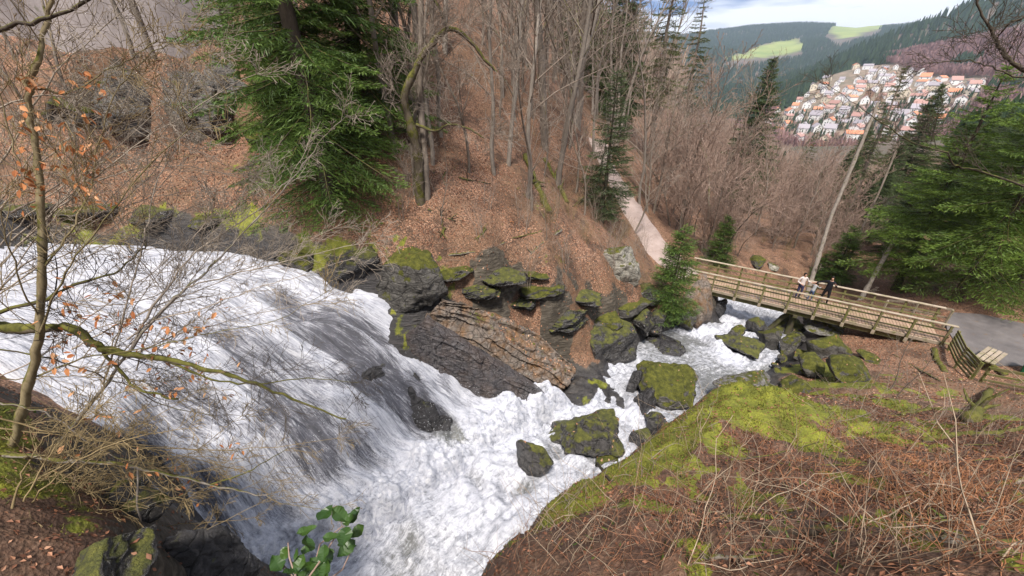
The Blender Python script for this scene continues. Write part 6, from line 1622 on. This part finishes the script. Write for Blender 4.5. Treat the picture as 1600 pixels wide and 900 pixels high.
ok = in_view(P) & (mask_at(WET, P[:, 0], P[:, 1]) < 0.1) & (fbm(P[:, 0] * 0.8, P[:, 1] * 0.8, oct=3, seed=91) > 0.45)
blades('herbs', P[ok], N[ok] * 0.3 + np.array([0, 0, 0.7]), 0.09, 0.016, M_SPRIG, 'small green herbs in the leaf litter', 35, 0.7)

# dead stems and bracken of the near right bank
def stems(name, spots_, hrange, r, mat, label, seed, lean=0.5, segs=5, curl=0.25, fronds=False):
    g = np.random.default_rng(seed); polys = []
    for p in spots_:
        h = g.uniform(*hrange); d = unit([g.normal(0, lean), g.normal(-0.15, lean), 1.0]); q = np.array(p) - [0, 0, 0.02]; pts = [q]
        for i in range(segs):
            d = unit(d + g.normal(0, curl * 0.6, 3) + np.array([0, 0, -curl * 0.35 * i / segs])); pts.append(pts[-1] + d * h / segs)
        pts = np.array(pts); rr = r * g.uniform(0.6, 1.4)
        polys.append((pts, np.linspace(rr, rr * 0.35, segs + 1)))
        if fronds:
            for i in range(1, segs + 1):
                for sgn in (-1, 1):
                    e = unit(np.cross(pts[i] - pts[i - 1], [0, 0, 1]) * sgn + g.normal(0, 0.3, 3)); L = h * 0.28 * (1.1 - i / segs * 0.7)
                    polys.append((np.array([pts[i], pts[i] + e * L * 0.5 + [0, 0, 0.02], pts[i] + e * L + [0, 0, -0.04 * h]]), np.array([rr * 0.8, rr * 0.9, rr * 0.3])))
        elif g.uniform() < 0.5:
            i = int(g.integers(1, segs)); e = unit(pts[i] - pts[i - 1] + g.normal(0, 0.6, 3)); L = h * g.uniform(0.2, 0.5)
            polys.append((np.array([pts[i], pts[i] + e * L * 0.5, pts[i] + unit(e + g.normal(0, 0.3, 3)) * L]), np.array([rr * 0.6, rr * 0.45, rr * 0.25])))
    V, Q = tube_arrays(polys, 3)
    return tag(obj(name, mesh_from(name, V, Q, True), mat), label, None, None, 'stuff')
def px_spots(n, boxes, g):
    out = []
    for (a, b, c, d), k in boxes:
        for _ in range(int(n * k)): out.append(hit(g.uniform(a, c), g.uniform(b, d), t1=30))
    return out
M_DEADP = bark('dead_pale_stem', (0.26, 0.19, 0.13), (0.48, 0.38, 0.28)); M_DEADR = bark('dead_red_stem', (0.17, 0.080, 0.045), (0.34, 0.18, 0.11)); M_BRACK = bark('dead_bracken', (0.24, 0.10, 0.045), (0.42, 0.21, 0.11))
stems('dead_stems', px_spots(620, [((1040, 690, 1600, 900), 0.62), ((700, 800, 1040, 900), 0.18), ((1300, 620, 1600, 700), 0.20)], g), (0.35, 1.0), 0.0040, M_DEADP, 'pale dead stems standing on the near right bank', 36, 0.55)
stems('brown_stems', px_spots(800, [((1030, 660, 1600, 900), 0.75), ((760, 760, 1040, 900), 0.25)], g), (0.3, 0.9), 0.0042, M_DEADR, 'tangled reddish brown dead stems on the near right bank', 37, 0.8, 5, 0.35)
stems('canes', px_spots(70, [((1060, 690, 1600, 890), 0.8), ((800, 790, 1060, 890), 0.2)], g), (1.0, 2.0), 0.0060, M_DEADP, 'long arching dead canes over the near right bank', 40, 0.9, 9, 0.38)
stems('bracken', px_spots(110, [((1380, 720, 1600, 800), 0.45), ((1230, 690, 1420, 790), 0.30), ((1450, 800, 1600, 880), 0.25)], g), (0.45, 0.85), 0.0045, M_BRACK, 'rust coloured dead bracken on the near right bank', 38, 0.9, 6, 0.4, True)
stems('undergrowth', px_spots(420, [((700, 850, 780, 895), 0.06), ((780, 790, 870, 850), 0.06), ((870, 750, 960, 800), 0.06), ((960, 690, 1030, 750), 0.06), ((1030, 625, 1110, 680), 0.06), ((1040, 430, 1060, 470), 0.05), ((1290, 590, 1600, 680), 0.5), ((600, 380, 900, 430), 0.25), ((880, 400, 1010, 450), 0.2)], g), (0.4, 1.1), 0.006, M_TWIG, 'thin tangled undergrowth along the banks', 39, 0.8, 5, 0.3)

# ---- spray thrown up at the foot of the fall
n = 7000
uu = g.uniform(-1.5, 9.0, n); vvv = 8.6 + g.normal(0, 0.9, n); sx_, sy_ = uv_xy(uu, vvv)
sz_ = np.maximum(zw(vvv), -11.5) + np.abs(g.normal(0, 0.35, n)) + 0.1
ev, et = ICO[1]
et = np.array([(0, 1, 2), (0, 2, 3), (0, 3, 1), (1, 3, 2)]); ev = np.array([(1, 1, 1), (-1, -1, 1), (-1, 1, -1), (1, -1, -1)]) * 0.6
rr_ = (0.004 + 0.012 * g.uniform(0, 1, n) ** 3)[:, None, None]
V = (np.c_[sx_, sy_, sz_][:, None] + ev[None] * rr_).reshape(-1, 3)
T = (np.arange(n)[:, None, None] * 4 + et[None]).reshape(-1, 3)
t = NT('water_drops'); M_DROP = t.done(t.bsdf((0.82, 0.84, 0.87), 0.3, None, 0.4))
tag(obj('spray', mesh_from('spray', V, T, True), M_DROP), 'droplets of spray at the foot of the waterfall', None, None, 'stuff')

# ================================================================== THE TOWN AND THE FAR HILLS
def plain(name, a, b, sc_=0.6, rough=0.8):
    t = NT(name); n = t.noise(t.coord('Object'), sc_, 5, 0.6)
    return t.done(t.bsdf(t.mix(t.math('ADD', t.math('MULTIPLY', n, 0.5), t.math('MULTIPLY', t.objrand(), 0.5)), a, b), rough, None, 0.2))
M_WALLS = [plain('white_plaster', (0.66, 0.65, 0.64), (0.82, 0.81, 0.80)), plain('cream_plaster', (0.55, 0.47, 0.36), (0.72, 0.65, 0.52)), plain('timber_cladding', (0.20, 0.11, 0.07), (0.32, 0.2, 0.13))]
M_ROOFS = [plain('orange_tiles', (0.40, 0.155, 0.09), (0.55, 0.25, 0.15)), plain('red_brown_tiles', (0.27, 0.15, 0.13), (0.40, 0.25, 0.22)), plain('grey_slate', (0.20, 0.18, 0.20), (0.36, 0.33, 0.36))]
M_PANE = (lambda t: t.done(t.bsdf((0.03, 0.035, 0.045), 0.15, None, 0.6)))(NT('window_glass'))
def gable(w, d, h, rh, ov=0.5):
    wall = MB()
    V = [(-w/2, -d/2, -3), (w/2, -d/2, -3), (w/2, d/2, -3), (-w/2, d/2, -3), (-w/2, -d/2, h), (w/2, -d/2, h), (w/2, d/2, h), (-w/2, d/2, h), (0, -d/2, h + rh), (0, d/2, h + rh)]
    wall.add(V, [(0, 1, 5, 4), (1, 2, 6, 5), (2, 3, 7, 6), (3, 0, 4, 7)], [(4, 5, 8), (6, 7, 9)])
    roof = MB(); s = rh / (w / 2); t_ = 0.35
    for sg in (-1, 1):
        e = (sg * (w/2 + ov), h - s * ov); 
        A = [(0, -d/2 - ov, h + rh + 0.05), (e[0], -d/2 - ov, e[1] + 0.05), (e[0], d/2 + ov, e[1] + 0.05), (0, d/2 + ov, h + rh + 0.05)]
        B = [(x, y, z + t_) for x, y, z in A]
        roof.add(A + B, [(0, 3, 2, 1), (4, 5, 6, 7), (0, 1, 5, 4), (1, 2, 6, 5), (2, 3, 7, 6), (3, 0, 4, 7)])
    return wall, roof
win_me = MB().box((0, 0, 0), (1.3, 0.12, 1.5)).mesh('window')
chim_me = MB().box((0, 0, 0), (0.8, 0.8, 2.2)).mesh('chimney')
HK = []
for k, (w, d, h, rh) in enumerate([(9, 12, 5.5, 4.0), (10, 15, 6.5, 4.5), (8.5, 10, 5.0, 4.2), (11, 20, 8.0, 3.6), (12, 14, 7.0, 5.5)]):
    wa, ro = gable(w, d, h, rh); HK.append((wa.mesh('wall'), ro.mesh('roof'), w, d, h, rh))
def far_hit(px, py, t0=300, t1=1300):
    for t_ in np.arange(t0, t1, 4.0):
        p = at(px, py, t=t_)
        if p[2] < ground(p[0], p[1]): return np.array([p[0], p[1], ground(p[0], p[1])])
    return None
g = np.random.default_rng(61)
ROWS = [(110, 1310, 1425), (118, 1330, 1450), (127, 1285, 1480), (135, 1280, 1535), (143, 1262, 1530), (152, 1255, 1525), (160, 1225, 1510), (169, 1215, 1500), (178, 1205, 1490), (188, 1200, 1480), (198, 1196, 1470), (209, 1210, 1440), (221, 1240, 1420), (236, 1260, 1400)]
rown = ['topmost', 'second', 'third', 'fourth', 'fifth', 'sixth', 'seventh', 'eighth', 'ninth', 'tenth', 'eleventh', 'twelfth', 'thirteenth', 'lowest']
n_h = 0
HOUSE_XY = []
for ri, (py, a, b) in enumerate(ROWS):
    px = a + g.uniform(0, 8); row = []
    while px < b:
        P = far_hit(px, py + g.normal(0, 1.6))
        if P is not None and not any(np.hypot(P[0] - q[0], P[1] - q[1]) < 15 for q in HOUSE_XY): row.append(P); HOUSE_XY.append(P)
        px += g.uniform(15, 26)
    for i, P in enumerate(row):
        k = int(g.integers(len(HK))); wa, ro, w, d, h, rh = HK[k]
        rc = int(g.choice(3, p=(0.26, 0.36, 0.38) if P[0] < 560 else (0.14, 0.42, 0.44))); wc = int(g.choice(3, p=(0.74, 0.2, 0.06)))
        ori = -0.70 + g.normal(0, 0.25) + (math.pi / 2 if g.uniform() < 0.35 else 0)
        root = empty('house', P, (0, 0, ori), g.uniform(0.72, 0.95))
        def mk(nm, me, mat, par, loc=(0, 0, 0), rot=None):
            m2 = obj(nm, me, None, par, loc, rot)
            if not me.materials: me.materials.append(mat)
            m2.material_slots[0].link = 'OBJECT'; m2.material_slots[0].material = mat
            return m2
        mk('wall', wa, M_WALLS[wc], root); r_ = mk('roof', ro, M_ROOFS[rc], root); mk('chimney', chim_me, M_WALLS[0], r_, (w * 0.2, d * 0.2, h + rh * 0.75))
        for zz in ([1.8, 4.6] if h > 5.2 else [2.2]):
            for xx in (-w * 0.25, w * 0.25): mk('window', win_me, M_PANE, root, (xx, -d/2 - 0.04, zz))
            for yy in (-d * 0.28, d * 0.28): mk('window', win_me, M_PANE, root, (-w/2 - 0.04, yy, zz), (0, 0, math.pi / 2))
        mk('window', win_me, M_PANE, root, (0, -d/2 - 0.04, h + rh * 0.35))
        tag(root, '{} house with {} roof, {} in {} town row'.format(('white', 'cream', 'timber')[wc], ('orange', 'red brown', 'grey')[rc], nth(i, len(row)), rown[ri]), 'house', 'houses of the town in the valley')
        n_h += 1

# ---- woods too far to count
def far_conifers(name, P, H, mat, label, seed, tiers=2, sides=5):
    g = np.random.default_rng(seed); n = len(P); Vs = []; Ts = []
    a0 = np.arange(sides) / sides * 2 * np.pi
    base = 0
    for k in range(tiers):
        zb = H * (0.06 + 0.80 * k / tiers); zt = np.minimum(H * (0.06 + 0.80 * (k + 1) / tiers + 0.2), H) if k < tiers - 1 else H
        r = H * 0.19 * (1 - 0.85 * k / tiers)
        ang_ = a0[None] + g.uniform(0, 6.28, (n, 1)); rj = r[:, None] * g.uniform(0.6, 1.3, (n, sides))
        ring = np.stack([P[:, 0:1] + np.cos(ang_) * rj, P[:, 1:2] + np.sin(ang_) * rj, P[:, 2:3] + zb[:, None] + H[:, None] * 0.05 * g.normal(0, 1, (n, sides))], -1)
        apex = P + np.c_[g.normal(0, 0.02, n) * H, np.zeros(n), zt]
        V = np.concatenate([ring, apex[:, None]], 1).reshape(-1, 3); q = np.arange(n)[:, None] * (sides + 1) + base
        for i in range(sides): Ts.append(np.concatenate([q + i, q + (i + 1) % sides, q + sides], 1))
        Vs.append(V); base += len(V)
    V = np.concatenate(Vs); me = mesh_from(name, V, np.concatenate(Ts))
    ti = g.uniform(0, 1, n); attr(me, 'tint', np.concatenate([np.repeat(ti, sides + 1)] * tiers))
    return tag(obj(name, me, mat), label, None, None, 'stuff')
def far_bare(name, P, H, mat, label, seed, k=12, wf=0.03):
    g = np.random.default_rng(seed); n = len(P)
    a = g.uniform(0, 6.28, (n, k)); rr = np.sqrt(g.uniform(0, 1, (n, k))) * H[:, None] * 0.28
    z0 = H[:, None] * g.uniform(0.05, 0.45, (n, k)); L = H[:, None] * g.uniform(0.30, 0.55, (n, k))
    b = np.stack([P[:, :1] + np.cos(a) * rr * 0.5, P[:, 1:2] + np.sin(a) * rr * 0.5, P[:, 2:3] + z0], -1)
    tip = np.stack([P[:, :1] + np.cos(a) * rr * 1.25, P[:, 1:2] + np.sin(a) * rr * 1.25, P[:, 2:3] + z0 + L], -1)
    w = np.stack([-np.sin(a + 0.8), np.cos(a + 0.8), np.zeros_like(a)], -1) * (H[:, None] * g.uniform(0.4, 1.5, (n, k)) * wf)[..., None]
    V = np.stack([b, tip + w, tip - w * 0.3], 2).reshape(-1, 3)
    me = mesh_from(name, V, np.arange(n * k * 3).reshape(-1, 3)); attr(me, 'tint', np.repeat(g.uniform(0, 1, n), k * 3))
    return tag(obj(name, me, mat), label, None, None, 'stuff')
def tint_mat(name, a, b, tr=0.1):
    t = NT(name); return t.done(leafy(t, t.mix(t.attr('tint'), a, b), 0.85, tr))
M_FARC = tint_mat('far_conifers', (0.016, 0.034, 0.018), (0.042, 0.070, 0.030)); M_FARB = tint_mat('far_bare_wood', (0.20, 0.11, 0.105), (0.34, 0.21, 0.195)); M_MIDB = tint_mat('valley_bare_wood', (0.20, 0.145, 0.115), (0.36, 0.275, 0.225))
def region(n, R0, R1, a0, a1, g, pw=1.0):
    """spots spread over a fan of ground"""
    r = np.sqrt(g.uniform(R0 ** 2, R1 ** 2, n)) if pw == 1 else R0 + (R1 - R0) * g.uniform(0, 1, n) ** pw
    a = g.uniform(a0, a1, n); x, y = r * np.sin(a), r * np.cos(a); return np.stack([x, y, ground_at(x, y)], 1)
g = np.random.default_rng(71)
town_p, mead_p = [tuple(q) for q in TOWN], MEADOWS
P = region(26000, 560, 1250, 0.36, 0.95, g)
qx, qy = proj(P); nz_ = fbm(P[:, 0] / 70, P[:, 1] / 70, oct=3, seed=95)
ridge = np.interp(qx, [1150, 1185, 1250, 1330, 1420, 1480, 1560, 1700], [170, 158, 125, 95, 60, 42, 10, -40])
band = (qy - ridge)
is_town = poly_in(P[:, 0], P[:, 1], town_p)
con = ~is_town & (band < 34 + 22 * nz_ - np.clip((qx - 1330) / 3.2, 0, 60)) 
con |= ~is_town & (nz_ > 0.75)
bare_ = ~is_town & ~con
Pc = P[con]; far_conifers('ridge_conifers', Pc, g.uniform(14, 24, len(Pc)), M_FARC, 'dark conifer wood along the ridge behind the town', 72)
Pb = P[bare_][:9000]; far_bare('hillside_wood', Pb, g.uniform(12, 18, len(Pb)), M_FARB, 'purple brown leafless wood on the hillside behind the town', 73, 14, 0.05)
P = region(30000, 1350, 4200, 0.28, 0.82, g); ok = np.ones(len(P), bool)
for poly in mead_p: ok &= ~poly_in(P[:, 0], P[:, 1], poly)
hf = g.uniform(18, 28, len(P)); qx, qy = proj(P + np.c_[np.zeros((len(P), 2)), hf])
for pp in ([(1126, 97), (1150, 82), (1180, 73), (1215, 64), (1250, 60), (1257, 70), (1254, 82), (1215, 88), (1170, 95)], [(1286, 54), (1300, 41), (1325, 36), (1360, 36), (1388, 40), (1372, 48), (1350, 55), (1330, 60), (1310, 64)]): ok &= ~poly_in(qx, qy, pp)
P, hf = P[ok], hf[ok]; far_conifers('far_forest', P, hf, M_FARC, 'blue green forest on the far hills', 74, 1, 4)
P = region(4200, 380, 800, 0.50, 0.90, g); ok = poly_in(P[:, 0], P[:, 1], town_p) & (np.array([min(np.hypot(p[0] - q[0], p[1] - q[1]) for q in HOUSE_XY) for p in P]) > 7)
P = P[ok]; h_ = len(P) * 2 // 3
far_bare('garden_trees', P[:h_], g.uniform(4, 9, h_), M_FARB, 'bare garden trees between the houses of the town', 75)
far_conifers('garden_conifers', P[h_:], g.uniform(5, 12, len(P) - h_), M_FARC, 'small dark conifers between the houses of the town', 76)
P = region(4200, 95, 460, 0.34, 0.66, g); nz_ = fbm(P[:, 0] / 40, P[:, 1] / 40, oct=3, seed=96)
az = np.arctan2(P[:, 0], P[:, 1]); cw = (nz_ + (az - 0.56) * 6) > 0.25
P2 = region(1400, 140, 400, 0.64, 1.0, g)
Pw = P[~cw]; hw_ = g.uniform(7, 12, len(Pw)); qx, qy = proj(Pw + np.c_[np.zeros((len(Pw), 2)), hw_]); ok = qy > np.interp(qx, [1120, 1190, 1260, 1400], [170, 212, 228, 236]); Pw, hw_ = Pw[ok], hw_[ok]
far_bare('valley_wood', Pw, hw_, M_MIDB, 'leafless wood filling the valley floor below the town', 77, 44, 0.010)
Pv = np.concatenate([P[cw], P2]); hv_ = g.uniform(8, 15, len(Pv))
qx, qy = proj(Pv + np.c_[np.zeros((len(Pv), 2)), hv_]); ok = (qy > np.interp(qx, [1180, 1400, 1480, 1530, 1640], [228, 236, 205, 160, 130])) & (np.hypot(Pv[:, 0], Pv[:, 1]) > 135)
Pv, hv_ = Pv[ok], hv_[ok]
far_conifers('valley_conifers', Pv, hv_, M_FARC, 'conifer wood on the right side of the valley', 78, 5, 8)
Pl = region(2600, 75, 420, -0.7, 0.36, g)
far_bare('slope_wood', Pl, g.uniform(10, 16, len(Pl)), M_MIDB, 'leafless wood on the far left hillside', 79, 24, 0.012)

# ---- grey rock wall above the terraces
wv = MB()
nx_w, nz_w = 60, 26
xs = np.linspace(-34, -13.2, nx_w); zs_ = np.linspace(-0.6, 9.5, nz_w)
Xg, Zg = np.meshgrid(xs, zs_)
Yg = 20.9 + 0.12 * (Zg) + (Xg + 22) * -0.05 + 0.10 * fbm(Xg * 0.5, Zg * 0.5, oct=4, seed=98) + 0.9 * sstep(-14.6, -13.2, Xg)
ii = np.arange(nx_w * nz_w).reshape(nz_w, nx_w)
Qw = np.stack([ii[:-1, :-1], ii[:-1, 1:], ii[1:, 1:], ii[1:, :-1]], -1).reshape(-1, 4)
Vf = np.stack([Xg, Yg, Zg], -1).reshape(-1, 3); Vb = Vf + [0, 1.2, 0]; nvw = len(Vf)
rim = np.concatenate([ii[0], ii[1:, -1], ii[-1, -2::-1], ii[-2:0:-1, 0]])
Qr = np.array([(rim[i], rim[(i + 1) % len(rim)], rim[(i + 1) % len(rim)] + nvw, rim[i] + nvw) for i in range(len(rim))])
t = NT('grey_rock_face'); pos = t.geo('Position')
n1 = t.noise(t.mapping(pos, (1, 1, 0.45)), 0.8, 8, 0.7); n2 = t.noise(pos, 9, 5, 0.7)
c = t.ramp(n1, (0.25, (0.17, 0.15, 0.15)), (0.6, (0.30, 0.27, 0.27)), (0.8, (0.38, 0.35, 0.34)))
c = t.mix(t.ramp(t.noise(pos, 1.4, 6, 0.7), (0.62, 0.0), (0.72, 0.8)), c, (0.07, 0.075, 0.03))
M_FACE = t.done(t.bsdf(c, 0.8, t.bump(t.math('ADD', n1, t.math('MULTIPLY', n2, 0.2)), 0.6, 0.15), 0.25))
tag(obj('cliff', mesh_from('cliff', np.concatenate([Vf, Vb]), [Qw, Qw[:, ::-1] + nvw, Qr], True), M_FACE), 'broad smooth grey rock wall at the upper left above the outcrop', 'cliff')
P = base_y(243, 19.6); plant('slimA', P, 0.85, 1.1, 'dark tree trunk in front of the grey rock wall', 'tree', 'bare trees above the fall')

# ---- the air between
t = NT('valley_haze')
pv = t.new('ShaderNodeVolumePrincipled'); pv.inputs['Color'].default_value = (0.66, 0.80, 1.0, 1); pv.inputs['Density'].default_value = 0.00011; pv.inputs['Anisotropy'].default_value = 0.2
t.l.new(pv.outputs[0], t.out.inputs['Volume'])
hz = MB().box((100, 2450, float((ZZ.min() - 3 + ZZ.max() + 40) / 2)), (7600, 6600, float(ZZ.max() + 40 - ZZ.min() + 3)))
ho = hz.build('haze', t.m); tag(ho, 'thin blue haze in the valley air', None, None, 'stuff')
